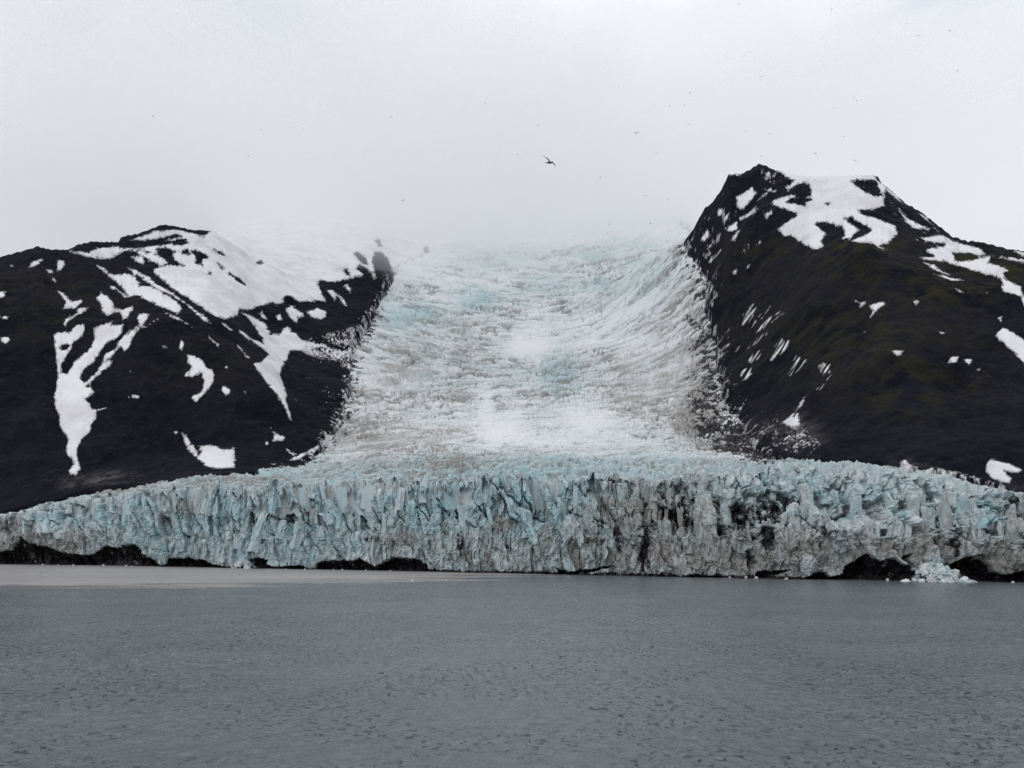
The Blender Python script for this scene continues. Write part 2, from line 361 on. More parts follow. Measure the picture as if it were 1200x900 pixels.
def build_front():
    pc = np.arange(-150, 1351, 0.95); nr = 150
    Yb, kn = front_profile(pc)
    Yk = np.stack([k[0] for k in kn], 0); Zk = np.stack([k[1] for k in kn], 0)
    # spread rows: lower cliff 52, ledge 12, upper 76, back 10
    tt = np.concatenate([np.linspace(0, 1, 52, endpoint=False), np.linspace(1, 2, 10, endpoint=False), np.linspace(2, 3, 78, endpoint=False), np.linspace(3, 4, 10)])
    def at(t, arr):
        i = np.clip(np.floor(t).astype(int), 0, 3); f = t - i
        c = np.broadcast_to(np.arange(len(pc))[None], t.shape)
        return arr[i, c] * (1 - f) + arr[i + 1, c] * f
    tg = np.repeat(tt[:, None], len(pc), 1)
    Y0 = at(tg, Yk); Z0 = at(tg, Zk)
    Xb = (pc - CX) / F * Yb
    s1 = np.concatenate([[0], np.cumsum(np.hypot(np.diff(Xb), np.diff(Yb)))])
    S = np.repeat(s1[None], nr, 0)
    # arc length up the profile
    dh = np.hypot(np.diff(Y0, axis=0), np.diff(Z0, axis=0)); Hh = np.concatenate([np.zeros((1, len(pc))), np.cumsum(dh, 0)], 0)
    P = np.repeat(pc[None], nr, 0)
    right = sstep(700, 820, P); upper = sstep(1.3, 2.0, tg)
    wx = S + 1.8 * fbm(S / 9, Hh / 14, 3, 1); wh = Hh + 2.5 * fbm(S / 9, Hh / 9, 3, 2)
    # big columns
    cw = 5.2; chh = 13 * (1 - right) + 8.5 * right; chh = np.where(tg < 1.5, 15.0, chh)
    ch = np.where(tg < 1.5, wh / 13.0, wh / 12.0)
    f1, f2, ra, rb, dx, dy = voro(wx / cw + 0.04 * wh, np.where(right > 0.5, wh / 6.5, wh / 17.0), 21)
    d = 4.2 * (ra - 0.5) * (0.45 + 0.75 * upper) * 2 + (rb - 0.5) * dx * 6.0
    crack = (1 - sstep(0.0, 0.13, f2 - f1)) * sstep(0.1, 0.5, np.abs(dx) - 0.6 * np.abs(dy)) * sstep(0.35, 0.75, rb)
    d += 4.5 * crack * (0.35 + 0.75 * upper)
    lean = np.where(tg > 1.5, (dy) * (2.0 + 4.0 * right), dy * 0.8)   # each block stands steeper than the slope it is on
    d -= lean * 0.9
    g1, g2, ga, gb, hx, hy = voro(wx / 1.9 + 7 - 0.12 * wh, wh / 4.6, 31)
    d += 1.5 * (ga - 0.5) * 2 * 0.75 + (gb - 0.5) * hx * 2.6 - hy * 0.9 
    k1, k2, ka, kb, lx, ly = voro(wx / 0.8, wh / 1.15, 41)
    d += 0.42 * (ka - 0.5) * 2 * 0.7 + (kb - 0.5) * lx * 0.6 - ly * 0.25
    b1, b2, ba, bb_, bx, by = voro(wx / 13.0 + 0.05 * wh, wh / 40.0, 61)
    d += (5.0 * (ba - 0.5) + (bb_ - 0.5) * bx * 11 + 4.0 * (1 - sstep(0, 0.1, b2 - b1)) * upper) * (0.5 + 0.6 * upper)
    d += 0.9 * fbm(S / 5, Hh / 7, 4, 51) + 1.6 * fbm(S / 25, Hh / 30, 2, 52)
    px, py = project((P - CX) / F * Y0, Yb[None] + Y0, Z0)
    py0 = py; px0 = P
    # caves undercut at the water line
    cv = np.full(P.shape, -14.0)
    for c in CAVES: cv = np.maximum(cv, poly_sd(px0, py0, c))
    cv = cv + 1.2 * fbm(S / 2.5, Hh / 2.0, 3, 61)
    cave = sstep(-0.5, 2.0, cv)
    back = sstep(3.0, 4.0, tg)
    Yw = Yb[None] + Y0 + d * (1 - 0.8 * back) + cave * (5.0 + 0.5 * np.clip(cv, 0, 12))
    # rim height varies tower by tower
    t1, t2, ta, tb, ux, uy = voro(wx / 4.6, wx * 0 + 0.5, 71)
    hz = 3.5 * fbm(S / 28, S * 0, 3, 73) + (ta - 0.45) * 6.5 + (tb - 0.5) * ux * 4 - 3.0 * (1 - sstep(0, .2, t2 - t1)) + 1.2 * fbm(S / 1.6, S * 0, 3, 72)
    Zw = Z0 + hz * sstep(2.35, 3.0, tg) * (1 - 0.35 * right) * sstep(-10, 160, P) + 0.35 * (ga - .5) * upper
    Xw = (P - CX) / F * (Yb[None] + Y0) + 0.5 * fbm(S / 3, Hh / 5, 3, 81)
    # what the ice is made of
    n = fbm(S / 6, Hh / 16, 4, 91); n2 = fbm(S / 2.0, Hh / 6, 4, 92)
    dirt_shade = blobs(px0, py0, DIRT) * (1 + 0.35 * n) + 0.45 * (ra - 0.5) + 0.14 + 0.25 * n2
    dirt_shade = dirt_shade * 0.8 + 0.10 * sstep(1.5, 0.5, tg) * sstep(500, 600, P) + 0.02 * sstep(1.15, 0.2, tg) * sstep(380, 480, P) + 0.14 * n * sstep(1.6, 0.8, tg)
    blk = blobs(px0, py0, BLACK) * (1 + 0.5 * n2)
    blk = np.maximum(blk, cave * np.clip(0.95 + 0.7 * n2, 0.5, 1.5))  # recessed hollows coloured near black
    blk = blk + 0.35 * crack * right * upper * (0.4 + dirt_shade)
    wl = 1 - sstep(0.3, 2.2, Z0 + 0.8 * n2)                       # darker line along the water
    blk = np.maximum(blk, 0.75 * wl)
    blue = np.clip(0.25 + 0.25 * sstep(400, 480, P) * (1 - sstep(700, 800, P)) + blobs(px0, py0, BLUE) + 0.5 * crack * upper + 0.35 * n + 0.5 * (rb - 0.5), 0, 1.3)
    snow = np.clip(0.25 * (ga - 0.3) + 0.5 * sstep(-0.25, -0.5, hy) * 0.6 + 0.35 * sstep(2.7, 3.1, tg) + 0.15 * n2, 0, 1)
    A = np.stack([np.clip(dirt_shade, 0, 1.3), blue, snow, np.clip(blk, 0, 1.5)], -1).reshape(-1, 4)
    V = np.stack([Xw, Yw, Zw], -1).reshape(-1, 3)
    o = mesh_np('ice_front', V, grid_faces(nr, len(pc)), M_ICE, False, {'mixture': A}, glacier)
    return pc, Yb, Yk, Zk
front = build_front()
def front_pt(p, t):
    pc, Yb, Yk, Zk = front
    i = int(np.clip(math.floor(t), 0, 3)); f = t - i
    y = np.interp(p, pc, Yb) + np.interp(p, pc, Yk[i]) * (1 - f) + np.interp(p, pc, Yk[i + 1]) * f
    z = np.interp(p, pc, Zk[i]) * (1 - f) + np.interp(p, pc, Zk[i + 1]) * f
    return (p - CX) / F * y, y, z

# ------------------------------------------------------------------ glacier surface above the front
BL = [(465,312,1900),(440,360,1520),(410,410,1250),(408,460,1080),(385,515,880),(350,548,735)]
BR = [(801,284,1560),(816,312,1440),(832,345,1320),(838,400,1180),(845,440,1060),(855,480,920),(878,515,780),(908,543,650)]
def plan(lst): return [(float(q[0]), float(q[1])) for q in cps(lst)]
def plan_sd(X, Y, poly):
    best = np.full(X.shape, 1e12); ins = np.zeros(X.shape, bool)
    for i in range(len(poly)):
        ax, ay = poly[i]; bx, by = poly[(i + 1) % len(poly)]; ex, ey = bx - ax, by - ay; L = ex * ex + ey * ey + 1e-9
        t = np.clip(((X - ax) * ex + (Y - ay) * ey) / L, 0, 1)
        best = np.minimum(best, (X - ax - t * ex) ** 2 + (Y - ay - t * ey) ** 2)
        ins ^= ((ay > Y) != (by > Y)) & (X < ax + (Y - ay) * ex / (ey if abs(ey) > 1e-9 else 1e-9))
    d = np.sqrt(best); return np.where(ins, d, -d)
BLF = [(p_, y_, float(base_Y(p_) + ip(RBACK, p_)) + k_) for p_, y_, k_ in ((300,553,100),(250,557,75),(200,563,50),(100,577,26),(50,588,14),(0,600,10),(-200,614,10))]
BRF = [(950,546,590),(1000,548,545),(1060,554,505),(1100,560,482),(1150,572,462),(1200,588,442),(1370,606,404)]
BLU = [(500,298,2250),(545,286,2900)]
PLAN_L = plan(BLU[::-1] + BL + BLF) + [(-1500, 655), (-9000, 14000), (float(unproj(545, 280, 14000)[0]), 14000)]
PLAN_R = plan(BR + BRF) + [(900, 404), (9000, 14000), (float(unproj(800, 280, 14000)[0]), 14000)]
GC = [(600,556,475),(600,540,590),(600,522,720),(600,510,800),(600,480,960),(600,450,1130),(600,415,1330),(600,380,1520),(600,340,1800),(600,305,2150),(600,282,2700),(600,268,3800),(600,255,6000),(600,240,9000),
      (500,556,490),(500,535,640),(500,510,830),(500,455,1120),(500,380,1500),(520,330,1850),(530,290,2400),(700,556,468),(700,535,600),(700,512,790),(700,450,1130),(700,380,1500),(720,330,1780),(740,292,2150),(800,258,2350),(860,235,3600),(760,268,2450),
      (790,500,840),(800,450,1100),(800,530,620),(420,545,660),(440,500,900),(480,300,2200),(440,280,2800),(350,275,4000)] + BL + BR + \
     [(500,298,2250),(545,286,2900)] + \
     BLF + BRF + [(100,583,633),(200,571,640),(300,563,640),(1000,552,470),(1100,564,430)]
SMOOTHZ = [(620,405,28,14,1),(585,505,26,16,.9),(570,480,10,30,.7),(610,520,60,6,.45),(690,490,26,14,.7),(600,500,16,26,.6),(520,420,10,30,.35),(700,520,80,6,.25),(540,340,60,14,.35),(440,330,30,30,.6),(480,300,40,20,.7),
           (600,275,120,12,.8),(760,270,40,10,.5),(430,390,24,14,.5),(700,400,60,14,.4)]
GBLUE = [(440,355,40,20,.5),(590,300,80,16,.5),(760,320,40,30,.45),(600,440,60,30,.35),(520,430,40,30,.4),(485,372,40,16,.9),(560,352,30,16,.9),(655,440,26,26,.9),(530,290,50,12,.5),(690,300,40,12,.6),(740,290,40,12,.5),(640,335,40,16,.5),(700,335,40,12,.55),(560,310,50,16,.5),(440,400,40,16,.4),(600,556,120,14,.6),(350,560,120,10,.5),(930,552,60,10,.5),(600,545,260,14,.5),(760,530,80,14,.35)]
GDIRT = [(520,420,60,40,.32),(470,440,40,40,.4),(440,515,60,16,.6),(500,515,60,18,.4),(600,470,60,40,.22),(740,450,40,40,.42),(760,480,50,14,.4),(790,440,30,50,.5),(820,440,14,60,.75),(812,490,26,26,.75),(850,520,30,14,.7),(430,545,80,10,.35),(530,540,60,8,.4),
         (520,532,120,5,.3),(700,528,140,6,.2),(600,495,160,10,.2),(250,562,100,6,.5),(120,575,60,5,.6),(430,380,20,20,.5),(770,390,30,20,.35),(800,350,20,30,.35)]
GBLACK = [(832,440,8,50,.5),(822,480,14,20,.55),(838,505,24,11,.9),(865,523,30,11,1.1),(890,538,22,9,1.1),(825,492,14,10,.7),(405,420,14,20,.5),(425,385,14,10,.45),(442,372,14,7,.5),(460,340,10,10,.3),(815,395,8,16,.4),(395,450,10,30,.5),(760,375,6,8,.3)]
def build_glacier():
    pc = np.arange(-150, 1351, 1.05)
    Yr = base_Y(pc) + ip(RBACK, pc) - 1.0
    r1 = np.linspace(0, math.log(1.28), 150, endpoint=False); r2 = np.concatenate([np.linspace(math.log(1.28), math.log(5), 480, endpoint=False), np.linspace(math.log(5), math.log(17), 60)])
    rr = np.concatenate([r1, r2])
    Y = Yr[None] * np.exp(rr)[:, None]
    a = (pc - CX) / F
    X = a[None] * Y
    z = tps_fit(cps(GC))(X, Y)
    # second pass: column direction depends a little on height
    d = Y * CP + (z - H) * SP; X = a[None] * d; z = tps_fit(cps(GC))(X, Y)
    z3 = unproj(pc, ip(RIM, pc), base_Y(pc) + ip(RBACK, pc))[2]
    z = z + smooth1(z3 - 1.5 - z[0], 9)[None] * (1 - sstep(0, 0.22, rr))[:, None]
    px, py = project(X, Y, z)
    inl = np.maximum(plan_sd(X, Y, PLAN_L), plan_sd(X, Y, PLAN_R))
    z = z - 0.9 * np.clip(inl, 0, 200)
    sm = np.clip(blobs(px, py, SMOOTHZ), 0, 1)
    near = 1 - sstep(1.05, 1.5, Y / Yr[None]); far = sstep(1800, 3200, Y)
    # transverse crevasses bowed down-valley, breaking into blocks
    u = X; v = Y - 0.00028 * X ** 2 * np.sign(1) - 0.10 * np.abs(X)
    sc_ = np.clip(Y / 1100.0, 0.45, 2.4)
    uu = u / sc_ + 10 * fbm(u / 150, v / 150, 2, 103); vv = np.where(Y < 495, Y / 0.45 - 1100, np.where(Y > 2640, 963 + (Y - 2640) / 2.4, 1100 * np.log(np.clip(Y, 495, 2640) / 1100) + 878.3 - 878.3)) - (0.00012 * X ** 2 + 0.02 * np.abs(X)) / sc_ + 11 * fbm(u / 170, v / 150, 3, 104)
    uu = uu / 1.25; vv = vv / 1.9; ul = uu / 1.7
    # two sets of fissures
    cr1 = ridged(ul / 60, vv / 11, 3, 105); cr2 = ridged((ul + vv * 0.5) / 42, (vv - ul * 0.40 * np.sign(X + 60)) / 10, 3, 106)
    wsel = sstep(-0.3, 0.3, fbm(u / 260, v / 260, 2, 107))
    cr = cr1 * wsel + cr2 * (1 - wsel)
    f1, f2, ra, rb, dx, dy = voro(uu / 13, vv / 10, 108)
    g1, g2, ga, gb, hx, hy = voro(uu / 5, vv / 4.5, 109)
    def fiss(a, b, sd, w):                                    # narrow open fissures
        return (1 - sstep(0.0, w, np.abs(noise(a, b, sd) + 0.35 * noise(a * 2.7, b * 2.3, sd + 5)))) * sstep(-0.45, 0.15, noise(a * 0.8 + 9, b * 0.3, sd + 9))
    q1 = fiss(ul / 50, vv / 9, 205, 0.22); q2 = fiss((ul + vv * 0.6) / 44, (vv - ul * 0.4) / 9, 206, 0.22); q3 = fiss((ul - vv * 0.6) / 44, (vv + ul * 0.4) / 9, 207, 0.22)
    ang = fbm(u / 300, v / 300, 2, 208) + 0.0016 * X
    L = np.maximum(q1 * sstep(0.45, 0.05, np.abs(ang)), np.maximum(q2 * sstep(0.0, 0.35, ang), q3 * sstep(0.0, -0.35, ang)))
    L = np.maximum(L, 0.9 * fiss(uu / 18, vv / 7, 209, 0.22) * sstep(-0.1, 0.3, fbm(u / 110, v / 110, 2, 210)))
    rough = (0.5 + 0.6 * sstep(-0.5, 0.5, fbm(u / 120, v / 120, 3, 110))) * (1 - 0.85 * sm) * (1 - 0.6 * far)
    block = (ra - 0.5) * 5.0 + (rb - .5) * dx * 5 - dy * 3.0 - 3.0 * (1 - sstep(0, .2, f2 - f1))
    blk2 = (ga - 0.5) * 2.0 - hy * 1.4 - 1.0 * (1 - sstep(0, .2, g2 - g1))
    rel = rough * (2.4 * np.clip(cr, -0.8, 1.4) + 0.62 * block + 0.9 * blk2 - 4.5 * L)
    dz = rel * np.clip(Y / 1000.0, 0.55, 2.2)
    # small jagged blocks just behind the rim
    n1, n2_, na, nb, mx_, my_ = voro(X / 4.2 + 0.8 * noise(X / 6, Y / 6, 5), Y / 5.2, 111)
    p1, p2, pa, pb, qx, qy = voro(X / 1.7, Y / 1.9, 112)
    jag = (na - .45) * 4.6 + (nb - .5) * mx_ * 4 - my_ * 3.0 - 3.2 * (1 - sstep(0, .22, n2_ - n1)) + (pa - .5) * 1.1
    jz = near * jag * np.interp(pc, [-150, 60, 300, 520, 700, 800, 1000, 1200], [.2, .3, .45, .7, .7, .8, .9, .8])[None]
    zz = z + dz * (1 - 0.6 * near) + jz + 1.0 * fbm(X / 40, Y / 40, 3, 113)
    zz[0] -= 14.0                                              # closes the gap behind the rim
    margin = np.clip(blobs(px, py, GBLACK), 0, 1.1)
    low = -cr                                                     # fissures
    n = fbm(X / 22, Y / 22, 4, 114); nf = fbm(uu / 30, vv / 7, 4, 115)
    dirt_shade = blobs(px, py, GDIRT) * (0.75 + 0.5 * n) + 0.45 * rough * sstep(0.1, -0.5, cr) + 0.30 * rough * np.clip(nf, 0, 1) + 0.16  # dirt, with low relief greyed as painted shade
    dirt_shade = (dirt_shade + 0.85 * L * rough + 0.25 * rough * np.clip(fbm(ul / 40, vv / 5, 4, 117, 0.6), 0, 1)) * (1 - 0.7 * sm) * (1 - 0.6 * far)  # open fissures darkened in colour to stand in for their shade
    blue = np.clip(0.5 * L * rough + 0.12 + 1.35 * blobs(px, py, GBLUE) * (0.9 + 0.5 * n) + 0.4 * rough * sstep(0.25, -0.4, cr) + 0.12 * near, 0, 1.2)
    cen = np.clip(sstep(330, 420, px) * (1 - sstep(860, 930, px)) * (1 - sstep(538, 556, py)), 0, 1)
    snow = np.clip(0.25 + 0.55 * cen + 0.35 * np.clip(rel * 0.28, -1.5, 1) - 0.75 * blue - 0.8 * L * rough - 0.3 * near + 0.5 * sm, 0, 1.3)
    dirt_shade = dirt_shade + near * (0.35 * (na - 0.6) + 0.15 * (1 - sstep(0, .2, n2_ - n1)) + 0.22 * nf - 0.06)  # gaps between rim blocks get painted shade too
    blue = np.clip(blue + near * (0.7 * (nb - .5) - 0.05), 0, 1.2)
    edge = np.exp(-np.clip(-inl, 0, 400) / np.where(px < 500, 20.0, 38.0)) * sstep(600, 700, Y) * (1 - sstep(1300, 1900, Y))
    blk = edge * np.clip(0.45 + 1.3 * fbm(uu / 9, vv / 4, 4, 116, 0.65), 0, 1.2) + margin * (0.55 + 0.9 * np.clip(nf, -0.6, 1)) + 0.25 * margin * (ra - .5)
    A = np.stack([np.clip(dirt_shade, 0, 1.2), blue, snow, np.clip(blk, 0, 1.5)], -1).reshape(-1, 4)
    V = np.stack([X, Y, zz], -1).reshape(-1, 3)
    keep = (inl < 45)[:-1, :-1]
    fc = grid_faces(*Y.shape, keep)
    V, fc, at = compact(V, fc, {'mixture': A})
    mesh_np('ice_surface', V, fc, M_ICE, False, at, glacier)
    print('glacier verts', len(V))
build_glacier()

# ------------------------------------------------------------------ seracs: towers and blocks that stand on the front
def serac_mesh(seed, tall, sub=2):
    """a block of ice split off along planes: steep sides, chiselled top"""
    r = random.Random(seed)
    bm = bmesh.new(); bmesh.ops.create_cube(bm, size=1.0)
    bmesh.ops.scale(bm, vec=(1.5, 1.5, tall + 1.2), verts=bm.verts[:]); bmesh.ops.translate(bm, vec=(0, 0, (tall + 1.2) / 2 - 1.2), verts=bm.verts[:])
    cuts = []
    n = r.randint(5, 7)
    for i in range(n):
        a = i * 6.283 / n + r.uniform(-.35, .35); q = r.uniform(.36, .58); tl = r.uniform(-.03, .09)
        nv = Vector((math.cos(a), math.sin(a), tl)); cuts.append((nv * q, nv))
    for i in range(r.randint(1, 3)):
        a = r.uniform(0, 6.283); st = r.uniform(.45, 1.7)
        nv = Vector((math.cos(a), math.sin(a), st)).normalized(); cuts.append((Vector((0, 0, tall * r.uniform(.72, 1.0))) + Vector((math.cos(a), math.sin(a), 0)) * r.uniform(0, .12), nv))
    for co, no in cuts:
        g = bmesh.ops.bisect_plane(bm, geom=bm.verts[:] + bm.edges[:] + bm.faces[:], plane_co=co, plane_no=no, clear_outer=True)
        ed = [e for e in g['geom_cut'] if isinstance(e, bmesh.types.BMEdge)]
        if ed: bmesh.ops.contextual_create(bm, geom=ed)
    bmesh.ops.triangulate(bm, faces=bm.faces[:])
    for k in range(4):
        le = [e for e in bm.edges if e.calc_length() > 0.26]
        if not le or len(bm.faces) > 900: break
        bmesh.ops.subdivide_edges(bm, edges=le, cuts=1); bmesh.ops.triangulate(bm, faces=[f for f in bm.faces if len(f.verts) > 3])
    bm.normal_update()
    co = np.array([v.co[:] for v in bm.verts]); no = np.array([v.normal[:] for v in bm.verts])
    an = np.arctan2(co[:, 1], co[:, 0])
    f1, f2, ra, rb, dx, dy = voro(an * 2.2 + seed, co[:, 2] * 1.6 + seed * .3 + an * .5, seed)
    m = (ra - 0.6) * 0.13 + 0.05 * fbm(an * 3, co[:, 2] * 0.9 + seed, 3, seed) + np.array([r.uniform(-.025, .025) for _ in co])
    co = co + no * m[:, None]
    for v, c in zip(bm.verts, co): v.co = c
    me = bpy.data.meshes.new('serac'); bm.to_mesh(me); bm.free()
    me.materials.append(M_SERAC)
    return me
SER_T = [serac_mesh(100 + i, 1.5 + 0.25 * (i % 4)) for i in range(11)]
SER_B = [serac_mesh(200 + i, 0.8 + 0.12 * (i % 4)) for i in range(11)]
def local_mix(p, y):
    a = np.array([float(p)]); b = np.array([float(y)])
    return float(blobs(a, b, DIRT)[0]), float(blobs(a, b, BLUE)[0]), float(blobs(a, b, BLACK)[0])
def add_serac(p, t, w, tall, dyo=0.0, snow=None):
    x, y, z = front_pt(p, t)
    me = random.choice(SER_T if tall else SER_B)
    o = bpy.data.objects.new('serac', me); COL.objects.link(o); o.parent = glacier
    o.location = (x, y + dyo, z - 0.3 * w)
    o.rotation_euler = (random.uniform(-.05, .25), random.uniform(-.16, .16), random.uniform(0, 6.283))
    o.scale = (w, w * random.uniform(.7, 1.0), w * random.uniform(.8, 1.2))
    px, py = project(x, y, z)
    d, b, k = local_mix(px, py - 4)
    o.color = (min(1.1, d * random.uniform(.5, 1.0) + random.uniform(0, .3)), min(1.2, 0.25 + b * random.uniform(.6, 1.2)), random.uniform(.0, .3) if snow is None else snow * .5, k * random.uniform(0.1, .8))
    return o
R = random.Random(3)
for i in range(215):                                   # broken slope of towers
    t_ = R.uniform(2.05, 3.1); w_ = R.choice((1.5, 2, 2.4, 2.8, 3.4, 4.2, 5.4)) * R.uniform(.85, 1.15)
    add_serac(R.uniform(735, 1215), t_, w_ if t_ < 2.6 else min(w_, 3.0), R.random() < .6)
for i in range(34):                                    # rim of the steep wall
    p = R.uniform(30, 760); add_serac(p, R.uniform(2.6, 2.95), R.uniform(3.0, 6.0), False, R.uniform(-.2, 2))
for i in range(40):                                    # blocks and spires on the ledge
    p = R.uniform(180, 760); add_serac(p, R.uniform(1.7, 2.3), R.uniform(2.0, 4.6), R.random() < .4, R.uniform(-1, 1.5), R.uniform(.1, .6))
for p, w in ((306, 6.0), (350, 5.5), (543, 3.6), (508, 3.2), (453, 3.8), (618, 4.8), (690, 5.0), (829, 6.8), (907, 2.4), (942, 2.6), (977, 3.8)):
    add_serac(p, 2.05, w, True, -1.0, .2)

# ------------------------------------------------------------------ mountains
ZL = (3.0, 0, 240)
LS = [   # ('s' snow | 'r' bare rock, polygon)
 ('s', T([(445,130),(500,110),(560,84),(610,80),(640,90),(720,110),(800,20),(1260,-160),(1700,-200),(1700,215),(1260,255),(1200,268),(1165,272),(1130,268),(1118,280),(1128,300),(1150,345),(1158,362),(1130,345),(1090,345),(1060,352),(1035,335),(1005,325),(998,345),(960,355),(935,350),(900,362),(870,372),(842,366),(835,392),(790,404),(760,395),(720,372),(680,345),(640,318),(600,290),(575,268),(545,245),(540,228),(580,215),(620,212),(560,180),(500,160),(440,150)], *ZL)),
 ('s', T([(245,163),(310,165),(345,150),(440,145),(470,152),(540,170),(600,200),(640,212),(560,215),(505,185),(465,160),(430,168),(385,193),(320,187),(290,182)], *ZL)),
 ('r', T([(535,85),(570,67),(640,85),(600,88),(560,92)], *ZL)),
 ('r', T([(420,115),(445,107),(470,112),(510,100),(450,125),(530,125),(620,105),(640,112),(560,130),(600,128),(625,133),(560,142),(480,152),(425,150)], *ZL)),
 ('r', T([(600,128),(640,122),(665,133),(640,142),(612,140)], *ZL)),
 ('r', T([(550,155),(580,153),(620,165),(600,175),(615,195),(645,213),(600,208),(580,195),(555,175)], *ZL)),
 ('r', T([(625,162),(660,160),(665,172),(640,172)], *ZL)),
 ('r', T([(675,165),(700,162),(735,188),(710,190),(712,212),(690,208),(690,185)], *ZL)),
 ('r', T([(750,158),(780,168),(788,178),(770,172)], *ZL)), ('r', T([(765,205),(772,210),(790,232),(776,224)], *ZL)),
 ('r', streak(785, 228, 862, 280, 4, *ZL)),
 ('r', T([(900,202),(920,198),(924,207),(905,206)], *ZL)), ('r', T([(733,238),(742,238),(741,243),(735,243)], *ZL)),
 ('s', T([(335,210),(365,220),(400,245),(440,240),(480,255),(490,285),(520,285),(560,300),(600,325),(635,350),(640,375),(620,382),(590,370),(560,358),(520,340),(480,318),(440,330),(415,305),(385,290),(400,285),(440,315),(450,318),(420,285),(390,260),(360,235)], *ZL)),
 ('s', T([(445,220),(480,230),(520,250),(555,280),(600,305),(640,335),(680,365),(720,395),(760,430),(720,410),(690,385),(650,350),(610,325),(570,305),(540,290),(500,262),(465,240)], *ZL)),
 ('s', T([(575,375),(620,392),(675,428),(640,415),(600,395)], *ZL)), ('s', T([(770,408),(800,425),(822,448),(800,438)], *ZL)),
 ('s', T([(455,180),(500,180),(512,200),(505,212),(478,200)], *ZL)), ('s', T([(100,222),(115,200),(155,185),(150,200),(125,215)], *ZL)),
 ('s', T([(200,195),(225,195),(230,215),(215,230),(200,232)], *ZL)), ('s', T([(160,228),(188,228),(185,240),(172,240)], *ZL)), ('s', T([(178,250),(197,262),(197,277),(182,265)], *ZL)),
 ('s', T([(195,295),(215,305),(240,325),(255,340),(292,332),(285,345),(265,365),(240,365),(222,367),(230,340),(210,315)], *ZL)),
 ('s', T([(222,420),(228,400),(275,380),(270,365),(310,362),(305,375),(265,395),(240,410),(230,428)], *ZL)),
 ('s', T([(335,325),(355,305),(380,325),(400,345),(400,360),(430,368),(465,355),(470,370),(455,385),(450,400),(430,405),(425,385),(410,380),(375,392),(358,375),(350,345)], *ZL)),
 ('s', T([(188,458),(200,450),(240,450),(270,420),(300,418),(300,435),(285,465),(255,490),(245,520),(215,560),(215,590),(235,595),(260,555),(290,530),(315,505),(330,470),(330,430),(380,415),(400,405),(390,425),(435,420),(430,450),(410,470),(370,490),(350,520),(340,540),(310,570),(285,595),(280,615),(300,625),(340,585),(360,550),(385,545),(400,545),(395,560),(375,575),(350,595),(320,625),(300,640),(325,645),(330,660),(305,685),(320,710),(340,720),(380,705),(372,715),(340,730),(340,750),(325,770),(315,800),(285,830),(270,865),(275,900),(285,930),(270,950),(245,952),(240,935),(260,905),(228,875),(235,840),(245,830),(210,780),(205,740),(190,690),(200,620),(200,560),(192,500)], *ZL)),
 ('r', T([(215,498),(235,490),(247,498),(235,508),(218,510)], *ZL)),
 ('s', T([(370,520),(400,510),(420,480),(430,460),(460,440),(485,430),(510,430),(555,400),(540,412),(515,430),(490,440),(465,470),(450,510),(435,517),(425,500),(400,525),(385,545),(360,550)], *ZL)),
 ('s', T([(482,385),(515,380),(527,388),(510,415),(495,430),(482,410)], *ZL)),
 ('s', T([(655,522),(690,535),(712,545),(725,570),(750,585),(760,605),(745,640),(725,660),(705,680),(690,697),(672,680),(680,668),(700,668),(712,645),(722,625),(710,610),(715,590),(690,600),(655,605),(640,600),(665,585),(670,570),(660,550)], *ZL)),
 ('s', T([(780,640),(795,637),(810,650),(805,668),(792,672),(780,655)], *ZL)), ('s', T([(785,565),(815,575),(815,583),(795,577)], *ZL)),
 ('s', T([(440,683),(460,665),(480,668),(500,683),(465,678)], *ZL)), ('s', T([(570,498),(595,500),(590,506),(573,505)], *ZL)), ('s', T([(445,585),(462,582),(460,588)], *ZL)),
 ('s', T([(730,455),(770,490),(765,500),(735,470)], *ZL)), ('s', T([(635,470),(650,490),(640,510),(630,505)], *ZL)), ('s', T([(856,655),(866,655),(864,664)], *ZL)),
 ('s', T([(830,487),(850,505),(880,540),(870,540),(845,515)], *ZL)),
 ('s', [(213,508),(220,511),(224,520),(230,522),(246,521),(263,526),(275,525),(276,549),(260,549),(245,548),(232,539),(220,528)]), ('r', [(229,524),(234,524),(236,531),(232,534)]),
 ('s', T([(605,797),(628,797),(618,808)], *ZL)),
 ('s', T([(840,440),(860,450),(885,470),(925,487),(920,470),(900,440),(870,395),(845,378),(880,385),(910,405),(935,415),(945,440),(985,450),(1000,425),(1020,420),(1040,450),(1060,475),(1100,480),(1140,490),(1150,500),(1090,505),(1060,510),(1020,515),(1010,545),(990,570),(985,600),(1000,640),(1010,670),(1005,690),(1020,730),(1030,765),(1015,755),(1000,710),(970,665),(945,640),(925,610),(900,580),(890,560),(920,550),(945,525),(925,510),(890,490),(860,465)], *ZL)),
 ('s', T([(0,305),(22,302),(15,325),(-40,345),(-60,320)], *ZL)), ('s', T([(-30,390),(30,393),(25,402),(-20,402)], *ZL)), ('s', T([(0,468),(25,465),(38,478),(20,492),(8,485)], *ZL)),
 ('s', T([(45,625),(56,627),(52,633)], *ZL)), ('s', T([(35,210),(45,210),(42,216)], *ZL)),
]
ZB = (4.0, 300, 230)
